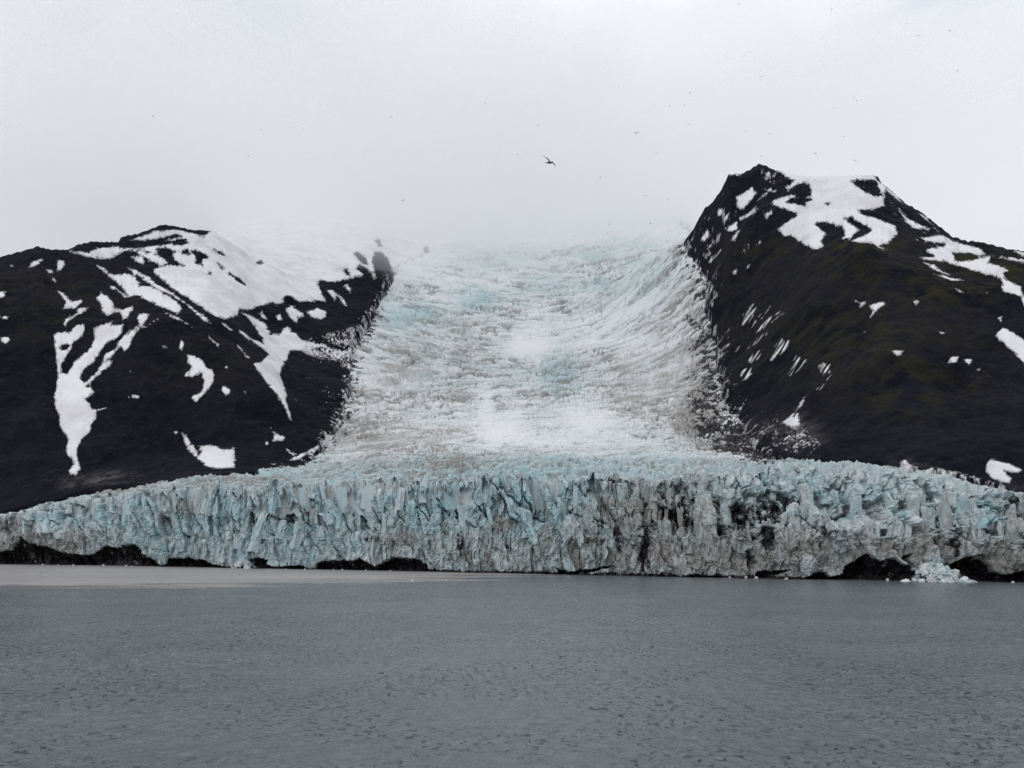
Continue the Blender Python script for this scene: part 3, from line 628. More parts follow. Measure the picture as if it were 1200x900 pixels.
LS += [('r', T([(0,520),(60,505),(130,510),(135,475),(160,470),(200,495),(260,495),(300,490),(335,500),(300,430),(290,400),(300,395),(330,410),(370,415),(410,405),(440,430),(450,420),(430,395),(445,390),(480,415),(520,420),(530,400),(500,360),(470,340),(485,320),(520,340),(545,370),(560,350),(545,305),(560,265),(590,268),(620,300),(630,330),(645,365),(645,388),(610,370),(595,375),(600,405),(570,430),(545,470),(590,530),(560,555),(510,560),(480,600),(440,580),(385,570),(380,620),(340,635),(300,630),(290,660),(250,680),(200,650),(165,630),(150,605),(125,625),(110,645),(70,645),(60,600),(20,580),(0,560)], *ZB))]
LS += [('s', T(p, *ZB)) for p in ([(235,545),(290,522),(330,540),(330,570),(300,580),(265,570)], [(135,530),(165,510),(190,530),(220,545),(230,570),(195,570),(195,600),(160,570)], [(330,440),(360,435),(380,470),(370,490),(345,465)], [(375,455),(400,465),(425,510),(425,525),(400,495)], [(410,420),(430,410),(450,440),(440,455)], [(10,545),(30,540),(55,570),(50,585),(25,570)], [(85,560),(115,555),(125,575),(105,585)], [(535,345),(560,365),(570,390),(550,385)])]
LS += [('r', T(p, *ZB)) for p in ([(460,270),(475,262),(515,295),(522,320),(500,315)], [(412,345),(425,342),(440,372),(425,370)], [(788,242),(800,238),(810,260),(800,272),(790,262)], [(560,210),(575,205),(590,235),(575,230)], [(5,308),(28,305),(30,315)])]
ZD = (4.0, 300, 360)
LS += [('s', T(p, *ZD)) for p in ([(60,560),(90,590),(135,605),(130,630),(80,630),(85,600)], [(130,630),(160,680),(195,690),(175,700),(145,670)], [(140,725),(220,680),(310,640),(330,600),(370,580),(450,590),(400,610),(330,650),(240,690),(200,715)], [(35,610),(60,640),(50,645)], [(110,735),(130,732),(128,740)], [(70,735),(90,735),(88,741)])]
LSPECK = [(T([(150,230),(200,190),(240,215),(240,250),(320,255),(390,265),(440,290),(445,330),(400,350),(390,400),(400,450),(385,500),(360,560),(320,620),(260,640),(220,680),(180,690),(150,640),(200,610),(185,570),(165,550),(150,480),(130,420),(110,360),(115,300)], *ZD), 0.95, 3.2),
          (T([(200,190),(260,150),(330,130),(420,110),(560,60),(660,20),(700,60),(560,130),(480,200),(440,290),(390,265),(240,215)], *ZD), -0.1, 4.0),
          ([(395,400),(425,420),(440,470),(420,510),(390,520),(400,450)], 0.75, 3.5)]
LLIGHT = [(108, 562, 26, 5, .5), (80, 566, 10, 5, .5), (130, 558, 20, 5, .4)]
L_SIL = [(-200, 335), (-60, 310), (0, 303), (8, 299), (25, 295), (45, 289), (60, 292), (80, 293), (95, 286), (108, 283), (140, 284), (142, 278), (165, 273), (180, 267), (192, 263), (205, 265), (215, 267.5), (240, 272), (300, 272), (380, 274), (440, 280), (480, 290), (530, 300)]
LC = [(0,560,720),(150,545,735),(350,548,735),(385,515,880),(408,460,1080),(410,410,1250),(440,360,1520),(465,312,1900),
      (-160,330,1000),(0,303,1010),(0,430,840),(-160,450,820),(60,480,780),(60,400,860),(60,330,960),(140,284,1130),(190,264,1260),(80,450,830),(200,450,850),(260,400,930),(268,378,1010),(300,440,880),(345,500,840),(330,530,780),(200,340,1050),
      (245,330,1180),(300,320,1430),(350,300,1750),(285,378,1080),(330,365,1260),(400,335,1560),(300,276,2300),(400,276,2600),(480,288,2600),(330,405,1150),(325,440,1050),(350,470,980),(375,450,1030),(370,500,900),(100,380,880),(230,520,790),(90,540,750)] + BLF + BLU + \
     [(0,303,1400,-90),(-160,330,1400,-110),(140,284,1500,-100),(190,264,1650,-90),(100,300,2600,-420)]
ZR = (1200 / 420.0, 780, 170); ZQ = (1200 / 420.0, 780, 400)
RS = [('s', T([(355,75),(380,80),(450,92),(540,85),(620,85),(690,95),(700,100),(725,150),(730,180),(735,205),(690,218),(645,220),(665,235),(710,245),(770,270),(777,300),(745,330),(710,338),(750,352),(715,345),(690,328),(650,330),(610,318),(590,318),(580,290),(545,265),(530,285),(540,300),(522,320),(530,340),(510,352),(485,345),(450,325),(420,305),(395,305),(375,285),(400,260),(440,235),(415,220),(395,215),(355,200),(360,185),(420,165),(410,160),(400,140),(430,120),(400,105)], *ZR))]
RS += [('r', T(p, *ZR)) for p in ([(445,130),(480,130),(487,155),(485,170),(470,175),(487,185),(465,192),(470,205),(440,197),(405,192),(425,180),(440,175),(410,160),(415,150)], [(500,265),(525,258),(560,265),(590,295),(580,305),(540,290),(520,285)], [(597,245),(620,243),(665,268),(690,285),(655,305),(615,322),(630,300),(650,285),(620,262)], [(620,122),(660,117),(700,118),(722,140),(728,170),(700,170),(665,155)], [(535,196),(548,196),(545,203)], [(555,280),(590,270),(600,300),(580,318)])]
RS += [('s', T(p, *ZR)) for p in ([(700,112),(730,130),(780,175),(800,200),(770,180),(735,150),(735,175),(720,160)], [(775,205),(800,235),(840,262),(890,280),(880,285),(830,280),(800,255)], [(840,225),(870,240),(905,275),(885,262)],
   [(850,310),(930,300),(960,320),(1010,335),(1050,345),(1075,365),(1040,378),(1090,370),(1080,395),(1110,400),(1150,420),(1130,435),(1140,450),(1190,475),(1195,500),(1260,560),(1300,600),(1200,550),(1190,510),(1130,490),(1120,480),(1130,470),(1120,450),(1060,430),(990,410),(940,395),(880,385),(840,375),(900,375),(860,350),(930,340),(935,330),(870,325)])]
RS += [('r', T([(960,362),(1000,362),(1050,370),(1045,380),(1000,390),(970,385)], *ZR))]
RS += [('s', T(p, *ZR)) for p in ([(1090,372),(1200,380),(1400,420),(1400,440),(1200,395),(1120,380)], [(1160,352),(1260,365),(1400,395),(1400,410),(1260,385),(1190,372)], [(860,392),(900,400),(920,420),(950,435),(910,425)], [(895,432),(940,440),(1000,455),(960,455)], [(960,473),(1000,492),(985,497)], [(1070,488),(1085,495),(1075,500)],
   [(1125,610),(1150,620),(1200,650),(1300,700),(1300,790),(1200,735),(1170,695),(1115,655),(1110,630)], [(1110,580),(1125,575),(1125,595)], [(822,530),(835,518),(852,522),(840,538)], [(680,535),(700,533),(730,523),(735,535),(700,560),(685,580),(692,555)], [(650,530),(670,522),(668,535),(650,545)], [(620,515),(640,515),(638,524)], [(755,690),(780,685),(805,687),(790,698),(775,708)],
   [(948,710),(985,707),(975,730),(950,728)], [(995,718),(1030,715),(1015,740)], [(1043,752),(1055,750),(1050,760)], [(1073,763),(1098,768),(1088,775)], [(660,628),(672,622),(668,634)], [(912,626),(940,628),(925,634)], [(933,738),(945,740),(940,745)], [(1005,490),(1020,490),(1015,496)],
   [(255,610),(262,560),(280,540),(297,530),(288,560),(275,590)], [(272,720),(300,690),(340,675),(322,705),(300,730),(290,735)], [(325,740),(345,700),(365,670),(390,648),(415,655),(410,680),(370,715)], [(250,765),(265,745),(285,745),(290,765),(270,785),(255,790)], [(405,780),(425,740),(430,700),(455,715),(475,720),(450,755)], [(508,740),(530,728),(553,740),(550,765),(520,770)],
   [(235,175),(290,140),(308,160),(280,195),(260,220),(240,210)], [(280,225),(305,200),(300,225),(250,255),(245,245)], [(195,280),(240,255),(240,285),(210,292)], [(300,190),(355,140),(360,150),(320,180)], [(165,225),(200,205),(195,235),(180,240)], [(190,245),(215,225),(210,250),(195,262)], [(215,320),(240,290),(250,285),(230,320)], [(140,390),(185,350),(180,365),(150,398)], [(155,340),(175,310),(185,290),(180,320)], [(125,385),(150,360),(160,362)],
   [(330,230),(355,218),(360,232),(335,245)], [(115,320),(140,280),(155,300),(130,325)], [(330,110),(345,85),(355,90),(345,108)], [(355,108),(368,88),(375,92),(362,108)], [(268,408),(282,400),(276,420)], [(222,430),(240,410),(236,435)], [(300,335),(320,318),(318,330)], [(350,160),(372,148),(370,160)], [(215,100),(240,92),(262,95),(240,105)])]
RS += [('s', streak(*q, *ZR)) for q in ((262,612,305,540,7), (278,622,360,530,8), (272,648,388,555,9), (290,640,420,545,3), (262,690,352,620,6), (370,632,424,585,3), (555,770,488,852,4), (520,760,556,735,5), (150,708,236,655,5), (222,700,258,668,3), (160,720,215,690,3), (300,600,330,560,3))]
RS += [('s', T(p, *ZQ)) for p in ([(1075,405),(1090,390),(1130,405),(1195,430),(1180,445),(1130,435),(1160,460),(1155,480),(1100,465),(1070,440)], [(388,272),(430,240),(452,245),(450,285),(420,290)], [(790,405),(800,398),(830,420),(810,418)])]
RS += [('s', streak(*q, *ZQ)) for q in ((435,235,480,172,7), (490,192,554,112,4), (735,425,905,446,4), (790,412,850,424,4))]
RSPECK = [([(838,405),(850,420),(845,470),(868,505),(905,530),(925,542),(900,545),(865,530),(835,500),(828,440)], 0.3, 4.0), ([(905,480),(935,495),(960,520),(950,535),(915,525),(890,505)], 0.42, 3.0), ([(1045,540),(1130,556),(1190,575),(1195,600),(1150,590),(1100,562)], 0.35, 2.6), ([(800,290),(840,345),(838,390),(828,400),(815,340)], 0.15, 5), ([(805,285),(850,212),(885,196),(930,205),(905,250),(870,300),(845,345)], 0.75, 4.5), ([(1010,215),(1045,228),(1110,280),(1080,290),(1040,250)], 0.8, 4.5)]
RLIGHT = [(935, 505, 14, 14, .8), (950, 515, 12, 6, .6), (905, 505, 20, 10, .3), (1170, 575, 16, 8, .4), (1060, 545, 20, 5, .4)]
MOSS = [(1005,290,40,7,1.2),(1040,285,24,8,1.0),(960,300,60,16,.6),(900,300,60,20,.5),(1030,340,90,40,.6),(1000,400,120,50,.6),(1100,340,70,24,.7),(1130,310,60,14,1.0),(1060,450,90,40,.5),(1180,320,30,14,1.0),(870,330,40,20,.4)]
LMOSS = [(60,340,60,30,.35),(110,360,60,30,.3),(230,430,60,30,.3),(30,400,40,30,.25)]
R_SIL = [(760, 330), (799, 286), (811, 271), (825, 245), (835, 237), (846, 221), (853, 205), (871, 203), (880, 198), (888, 192), (894, 193), (902, 197), (915, 201), (927, 204), (948, 208), (980, 207), (1010, 206), (1028, 206), (1032, 213), (1042, 222), (1060, 238), (1081, 250), (1098, 264), (1114, 277), (1130, 282), (1151, 284), (1182, 292), (1200, 294), (1360, 320)]
RC = BR + BRF + [(803,279,1580),(888,193,1450),(850,215,1480),(840,300,1300),(860,350,1170),(880,280,1230),(888,400,950),(900,460,850),(950,300,960),(1000,300,850),(1000,430,680),(1000,250,1080),(960,215,1350),(1030,212,1270),(1085,255,1090),(1110,275,1010),(1200,295,920),(1200,350,760),(1200,450,610),(1100,450,640),(1100,350,760),(1100,300,880),(950,500,680),(950,400,820),(1350,320,900),(1350,450,560),(930,350,960)] + \
     [(888,193,1750,-170),(1030,212,1600,-150),(1110,275,1350,-120),(1200,295,1300,-120),(1350,320,1300,-120),(820,250,1800,-250)]

def marching(V, f, lab, quads):
    """clip the grid's triangles at f = 0; returns vertices, triangles, label per triangle, index source"""
    tri = np.concatenate([quads[:, [0, 1, 2]], quads[:, [0, 2, 3]]], 0)
    F3 = f[tri] > 0; cnt = F3.sum(1)
    full = tri[cnt == 3]
    n0 = len(V)
    newV = []; tris = [full]; ed = {}
    extra = []
    def cut(a, b):
        k = (a, b) if a < b else (b, a)
        if k not in ed:
            t = f[a] / (f[a] - f[b]); ed[k] = n0 + len(newV); newV.append(V[a] + (V[b] - V[a]) * t)
        return ed[k]
    for t in tri[(cnt == 1) | (cnt == 2)]:
        ins = [f[v] > 0 for v in t]
        if sum(ins) == 1:
            i = ins.index(True); a, b, c = t[i], t[(i + 1) % 3], t[(i + 2) % 3]
            extra.append((a, cut(a, b), cut(a, c)))
        else:
            i = ins.index(False); a, b, c = t[i], t[(i + 1) % 3], t[(i + 2) % 3]
            p = cut(b, a); q = cut(c, a)
            extra.append((b, c, q)); extra.append((b, q, p))
    if extra: tris.append(np.array(extra))
    tr = np.concatenate(tris, 0)
    VV = np.concatenate([V, np.array(newV).reshape(-1, 3)], 0)
    LB = np.concatenate([lab, np.full(len(newV), -1)])
    return VV, tr, LB[tr].max(1)
def label_cells(m):
    lab = np.full(m.shape, -1); k = 0; sizes = []
    R_, C_ = m.shape; mm = m.copy()
    for r, c in zip(*np.nonzero(m)):
        if lab[r, c] >= 0: continue
        st = [(r, c)]; lab[r, c] = k; n = 0
        while st:
            a, b = st.pop(); n += 1
            for a2, b2 in ((a + 1, b), (a - 1, b), (a, b + 1), (a, b - 1)):
                if 0 <= a2 < R_ and 0 <= b2 < C_ and mm[a2, b2] and lab[a2, b2] < 0:
                    lab[a2, b2] = k; st.append((a2, b2))
        sizes.append(n); k += 1
    return lab, sizes

def build_mountain(name, p0, p1, step, Yfun, ratio, nrows, ctrl, sil, snow_ops, specks, lights, moss, relief, label, sil_lim, seed, minsize, region, silp):
    pc = np.arange(p0, p1, step); a = (pc - CX) / F
    Y0 = Yfun(pc)
    Y = Y0[None] * np.exp(np.linspace(0, math.log(ratio), nrows))[:, None]
    tf = tps_fit(cps(ctrl))
    X = a[None] * Y; z = tf(X, Y)
    for _ in range(2):
        X = a[None] * (Y * CP + (z - H) * SP); z = tf(X, Y)
    amp = sstep(0, 0.12, np.log(Y / Y0[None]))
    Yq = 0.35 * Y + 1.2 * z                                # so that relief is even along the slope
    g = relief * (0.8 * ridged(X / 110 + 0.6 * fbm(X / 60, Yq / 60, 2, seed), Yq / 110, 4, seed + 1) + 0.16 * fbm(X / 12, Yq / 12, 4, seed + 20) + 0.9 * fbm(X / 50, Yq / 50, 4, seed + 2))
    z = z + amp * g
    ins = plan_sd(X, Y, region)
    z = z - 3.0 * np.clip(-ins - 1, 0, 60)
    tgt_py = np.interp(pc, [q[0] for q in sil], [q[1] for q in sil])
    bl = sstep(silp[2] - 25, silp[2] + 25, pc)
    tgt_py = tgt_py + 1.3 * fbm(pc * 0.17, pc * 0, 3, seed + 40, 0.6) * (1 - bl)
    for it in range(5):                                   # fit the ridge line to the mountain's real outline
        e = (z - H) / Y; i = e[:sil_lim].argmax(0); c = np.arange(len(pc)); Ys = Y[i, c]
        zt = unproj(pc, tgt_py, Ys)[2]
        dz = (smooth1(zt - z[i, c], 11 if it < 4 else 2) * (1 - bl) + smooth1(zt - z[i, c], 61) * bl) * sstep(silp[0], silp[0] + 12, pc) * (1 - sstep(silp[1] - 60, silp[1], pc))
        Ysm = smooth1(Ys, 15) * (1 - bl) + smooth1(Ys, 81) * bl
        w = np.clip((Y - Y0[None] * 1.03) / (Ysm[None] - Y0[None] * 1.03), 0, 1); w = w * w * (3 - 2 * w) if it < 4 else w ** 12
        z = z + w * dz[None]
    px, py = project(X, Y, z)
    e = (z - H) / Y; cm = np.maximum.accumulate(e, 0); vis = e >= cm - 0.0015
    f = np.full(X.shape, -14.0)
    for op, poly in snow_ops:
        s = poly_sd(px, py, poly)
        f = np.maximum(f, s) if op == 's' else np.minimum(f, -s)
    rag = 1.9 * fbm(X / 10, Yq / 10, 4, seed + 5, 0.6) + 1.6 * fbm(X / 3.4, Yq / 3.4, 3, seed + 6, 0.65)
    f = np.where(f > -9, f + rag * np.clip(0.5 + np.abs(f) * 0.25, 0.5, 1.0), f)
    for poly, thr, scl in specks:
        s = poly_sd(px, py, poly); q = 0.8 * fbm(X / (scl * .7), Y / (scl * 1.2), 4, seed + 7, 0.65) + 0.8 * fbm(X / 28, Y / 40, 3, seed + 11) - thr
        f = np.where(s > -3, np.maximum(f, np.minimum(q * 3.0, (s + 2) * 0.5)), f)
    # broken ice and rubble where the glacier grinds along the rock
    q = 0.9 * fbm(X / 5, Yq / 4, 4, seed + 14, 0.65) + 0.5 * fbm(X / 30, Yq / 30, 2, seed + 15) - 0.15 - np.clip(ins, 0, 200) / np.where(px < 560, 9.0, 20.0)
    f = np.where((ins < 70) & (px > 340) & (px < 925), np.maximum(f, q * 3), f)
    st = noise((px * 0.84 + py * 0.54) / 2.4, (py * 0.84 - px * 0.54) / 40, seed + 16)   # avalanche streaks down the steep face
    f = np.where((px > 855) & (px < 985) & (py > 345) & (py < 490), np.minimum(f, 0.6 + st * 5.0), f)
    # sparse tiny snow flecks
    q = fbm(X / 7, Y / 9, 2, seed + 8) - 1.02 - 0.3 * (1 - sstep(-.2, .3, fbm(X / 150, Y / 150, 2, seed + 9)))
    f = np.maximum(f, np.minimum(q * 6, 2.0))
    hid = fbm(X / 70, Y / 90, 4, seed + 10) - 0.15
    f = np.where(vis | (Y < Ysm[None]), f, hid * 4)
    f = np.where(np.abs(f) < 1e-6, 1e-6, f)
    mx_ = np.stack([np.clip(blobs(px, py, moss), 0, 1.2), np.clip(blobs(px, py, lights), 0, 1), 0 * px, 0 * px], -1).reshape(-1, 4)
    V = np.stack([X, Y, z], -1).reshape(-1, 3)
    Q = grid_faces(*Y.shape, (ins > -16)[:-1, :-1])
    mt = mesh_np(name, V, Q, M_ROCK, False, {'mixture': mx_})
    tag(mt, label, None, None, 'structure')
    # snow lies on the rock as sheets with a thin edge
    lab, sizes = label_cells((f > 0) & vis)
    lab = np.where((f > 0) & (lab < 0), len(sizes), lab)
    fv = f.ravel()
    lift = 0.12 + 0.9 * sstep(0, 5, fv)
    VV, tr, tl = marching(V + np.stack([0 * lift, 0 * lift, np.where(fv > 0, lift, 0.12)], -1), fv, lab.ravel(), Q)
    thick = np.concatenate([np.clip(fv, 0, 4) / 4, np.zeros(len(VV) - len(fv))]); TH = np.stack([thick] * 4, -1)
    big = [k for k, s in enumerate(sizes) if s >= minsize]
    big.sort(key=lambda k: -sizes[k]); big = big[:110]
    isb = np.zeros(len(sizes) + 1, bool); isb[big] = True
    for k in big:
        t = tr[tl == k]; v, t2, at = compact(VV, t, {'mixture': TH})
        mesh_np('snow_patch', v, t2, M_SNOW, True, at, mt)
    t = tr[~isb[tl]]; v, t2, at = compact(VV, t, {'mixture': TH})
    r = mesh_np('snow_flecks', v, t2, M_SNOW, True, at, mt); tag(r, kind='stuff')
    print(name, len(V), 'patches', len(big), 'flecks', len(t))
    return mt
build_mountain('mountain', -190, 560, 1.0, lambda p: np.interp(p, [-190, 0, 100, 200, 300, 400, 560], [664, 640, 618, 622, 645, 680, 760]), 4.2, 520, LC, L_SIL, LS, LSPECK, LLIGHT, LMOSS, 5.0,
               'lower dark mountain with a snow dome and long snow gullies', 400, 300, 14, PLAN_L, (-400, 470, 228))
build_mountain('mountain', 755, 1365, 1.0, lambda p: np.interp(p, [750, 850, 910, 1000, 1100, 1200, 1365], [690, 640, 575, 505, 450, 412, 375]), 3.9, 480, RC, R_SIL, RS, RSPECK, RLIGHT, MOSS, 5.0,
               'taller steep dark mountain with snowfields around its summit', 470, 400, 14, PLAN_R, (790, 2000, 2000))

# ------------------------------------------------------------------ water
def build_water():
    pc = np.concatenate([np.arange(-900, -60, 40.0), np.arange(-60, 1262, 1.35), np.arange(1270, 2101, 40.0)])
    rows = np.concatenate([np.linspace(930, 700, 330, endpoint=False), np.linspace(700, 664, 70), np.linspace(660, 648, 8)])
    v = (CY - rows) / F
    Y = np.concatenate([[2, 10, 25, 45], -H / (SP + v * CP) * (CP - v * SP)])
    X = (pc[None] - CX) / F * np.maximum(Y[:, None], 50) * 1.02
    YY = np.repeat(Y[:, None], len(pc), 1)
    YY = YY + 0.4 * noise(X / 1.5, YY / 1.5, 505)
    px, py = project(X, YY, 0 * X)
    edge = np.interp(px, [-400, 0, 120, 250, 430, 520, 600, 660, 720], [690, 688.3, 688, 686.2, 682.5, 679, 675.5, 672, 660])
    n = fbm(X / 60, YY / 14, 5, 501, 0.6)
    silt = sstep(-3.5, 5.0, edge - py + 5.5 * n) * (0.85 + 0.25 * fbm(X / 120, YY / 9, 3, 502))
    gust = 0.65 + 0.5 * sstep(-0.5, 0.6, fbm(X / 70, YY / 90, 3, 503))
    wx = X + 0.15 * YY
    h = 0.13 * noise(wx / 3.2, YY / 2.4, 511) + 0.12 * noise(wx / 1.5, YY / 1.1, 512) + 0.08 * noise(wx / .75, YY / .6, 513)
    pk = noise(wx / 1.5, YY / 1.1, 514); h = h + 0.10 * sstep(0.50, 0.9, pk) + 0.18 * noise(X / 14, YY / 9, 515)
    Z = h * gust * (1 - 0.85 * np.clip(silt, 0, 1)) * (1 - 0.45 * sstep(250, 520, YY)) * sstep(20, 60, YY)
    A = np.stack([np.clip(silt, 0, 1) * 0.85, 0 * silt, 0 * silt, 0 * silt], -1).reshape(-1, 4)
    o = mesh_np('water', np.stack([X, YY, Z], -1).reshape(-1, 3), grid_faces(*X.shape), M_WATER, True, {'mixture': A})
    tag(o, 'choppy grey fjord water below the glacier', None, None, 'structure')
build_water()

# ------------------------------------------------------------------ fallen and floating ice
def block(name, x, y, z, w, parent=None, col=(0.1, 0.9, 0.4, 0), sq=(1, 1, 1)):
    o = bpy.data.objects.new(name, random.choice(SER_B)); COL.objects.link(o)
    o.location = (x, y, z); o.scale = (w * sq[0], w * sq[1], w * sq[2]); o.rotation_euler = (random.uniform(-.5, .5), random.uniform(-.5, .5), random.uniform(0, 6.28))
    o.color = col
    if parent: o.parent = parent; o.location = Vector((x, y, z)) - parent.location
    return o
def heap(px0, px1, ytop, n, label, wmax):
    pm = (px0 + px1) / 2; Yb = float(base_Y(pm)); x0 = (pm - CX) / F * Yb
    e = bpy.data.objects.new('ice_heap', None); COL.objects.link(e); e.location = (x0, Yb - 4, 0)
    tag(e, label, 'ice heap')
    for i in range(n):
        a = random.random(); p = px0 + (px1 - px0) * (0.5 + (random.random() - .5) * (1 - 0.75 * a))
        yb = float(base_Y(p)); hh = a * (unproj(p, ytop, yb)[2])
        block('ice_block', (p - CX) / F * (yb - 3), yb - 5 + 4.5 * a + random.uniform(-.6, .6), hh - 0.5, random.uniform(.35, 1.3) * wmax, e, (random.uniform(0, .3), random.uniform(.2, .9), random.uniform(.1, .9), 0), (1.4, 1, .55))
heap(1046, 1132, 661, 90, 'low pale fan of freshly fallen ice blocks between two dark cliff-foot hollows', 1.9)
heap(276, 302, 657, 14, 'small pale blue heap of ice blocks at the cliff foot beside beige silty water', 2.0)
for i, (p, y, w, lab) in enumerate([(485, 681, .8, 'small white ice chunk afloat just off the wide black hollow'), (525, 680.4, .9, 'small white ice chunk afloat off the cliff, next to the fading silt band'),
                                   (443, 677, .5, 'tiny white ice chunk afloat in the silty band')]):
    v = (CY - y) / F; Yw = -H / (SP + v * CP) * (CP - v * SP)
    tag(block('ice_chunk', (p - CX) / F * Yw, Yw, 0.05, w, None, (0, .2, 1, 0), (1, 1, .5)), lab, 'ice chunk')
for p in (60, 78, 95, 130, 156, 163, 340, 362, 395, 405, 432, 460, 850, 868, 880, 915, 1030, 1175):
    Yb = float(base_Y(p)); w = random.uniform(.5, 1.3)
    tag(block('ice_chunk', (p - CX) / F * Yb, Yb - 1.5 + random.uniform(-.6, .6), 0.1, w, None, (random.uniform(0, .3), .3, .7, 0), (1.3, 1, .7)), 'small ice chunk ' + ('inside the longest black hollow above the silty water' if p < 200 else 'at the middle black hollows where the silt thins out' if p < 500 else 'below the black debris streaks of the cliff' if p < 1000 else 'in the black hollows either side of the ice fan'), 'ice chunk', 'ice chunks along the cliff foot')

# ------------------------------------------------------------------ birds
def loft(bm, rings):
    vs = [[bm.verts.new(c) for c in r] for r in rings]
    for a, b in zip(vs, vs[1:]):
        n = len(a)
        for i in range(n): bm.faces.new((a[i], a[(i + 1) % n], b[(i + 1) % n], b[i]))
    bm.faces.new(vs[0][::-1]); bm.faces.new(vs[-1])
def bird_mesh(up, sweep, mat, roll=0.0, fold=0.0):
    """wingspan about 1.1 m, heading +x; up = wing lift angle, sweep = how far the tips trail"""
    bm = bmesh.new(); k = 10
    prof = [(0.30, .004, .0), (0.27, .010, .0), (0.235, .028, .006), (0.20, .042, .01), (0.16, .040, .006), (0.11, .055, 0), (0.03, .068, -.004), (-.06, .062, -.004), (-.14, .040, 0), (-.20, .024, .004), (-.30, .02, .006)]
    rings = []
    for i, (x, r, z) in enumerate(prof):
        wy = r * (1.0 if i < 9 else (1.6 if i == 9 else 3.2)); wz = r * (0.95 if i < 9 else 0.5 if i == 9 else 0.3)
        rings.append([(x, wy * math.cos(t * 6.2832 / k), z + wz * math.sin(t * 6.2832 / k)) for t in range(k)])
    loft(bm, rings)
    for s in (-1, 1):
        rr = []; u = up * (1 + (0.35 if s > 0 else -0.35) * fold)
        for j in range(8):
            q = j / 7.0; y = q * 0.56; bend = u * (q if q < .45 else .45 + (q - .45) * 0.45)
            yy = 0.02 + y * math.cos(bend * 1.2); zz = 0.02 + 0.56 * bend * 0.9
            lead = 0.085 + 0.05 * math.sin(q * 3.0) - sweep * max(0, q - .35) ** 1.3; ch = 0.135 * (1 - 0.80 * q ** 1.5)
            th = 0.017 * (1 - .55 * q)
            rr.append([(lead - ch * .5 + ch * .5 * math.cos(t * 6.2832 / 8), s * yy, zz + th * math.sin(t * 6.2832 / 8)) for t in range(8)])
        loft(bm, rr if s < 0 else [r[::-1] for r in rr])
    bmesh.ops.recalc_face_normals(bm, faces=bm.faces[:])
    me = bpy.data.meshes.new('bird_raw'); bm.to_mesh(me); bm.free()
    o = bpy.data.objects.new('bird_raw', me); COL.objects.link(o)
    md = o.modifiers.new('r', 'REMESH'); md.mode = 'VOXEL'; md.voxel_size = 0.0085; md.use_smooth_shade = True
    s2 = o.modifiers.new('s', 'SMOOTH'); s2.factor = 0.5; s2.iterations = 2
    dg = bpy.context.evaluated_depsgraph_get(); m2 = bpy.data.meshes.new_from_object(o.evaluated_get(dg)); m2.name = 'seabird'
    bpy.data.objects.remove(o)
    m2.materials.clear(); m2.materials.append(mat)
    m2.polygons.foreach_set('use_smooth', np.ones(len(m2.polygons), bool))
    return m2
B_MAIN = bird_mesh(0.25, 0.42, M_BIRD, fold=0.3)
B_SET = [bird_mesh(0.5, .25, M_GULL), bird_mesh(-0.3, .3, M_GULL), bird_mesh(0.12, .35, M_BIRD), bird_mesh(0.75, .2, M_BIRD)]
def put_bird(px, py, size, label, me=None, rot=None):
    """size = wingspan in pixels; the bird flies where a span of about 1.05 m looks that long"""
    Yd = 1.05 * F / size
    x, y, z = unproj(px, py, Yd)
    o = bpy.data.objects.new('seabird', me or random.choice(B_SET)); COL.objects.link(o)
    o.location = (float(x), float(y), float(z))
    o.rotation_euler = rot or (random.uniform(-.6, .6), random.uniform(-.25, .25), random.choice((0.5, 2.6, -0.6, 3.6)) + random.uniform(-.5, .5) + math.pi / 2)
    tag(o, label, 'bird', 'seabirds in flight')
f_ = Vector((0.72, 0.62, 0.30)).normalized(); w_ = Vector((0.55, -0.36, -0.62)); w_ = (w_ - f_ * w_.dot(f_)).normalized(); y_ = -w_
put_bird(644, 190.5, 25, 'large dark seabird with wings spread, gliding alone in mid sky above the icefall', B_MAIN, Matrix((f_, y_, f_.cross(y_))).transposed().to_euler())
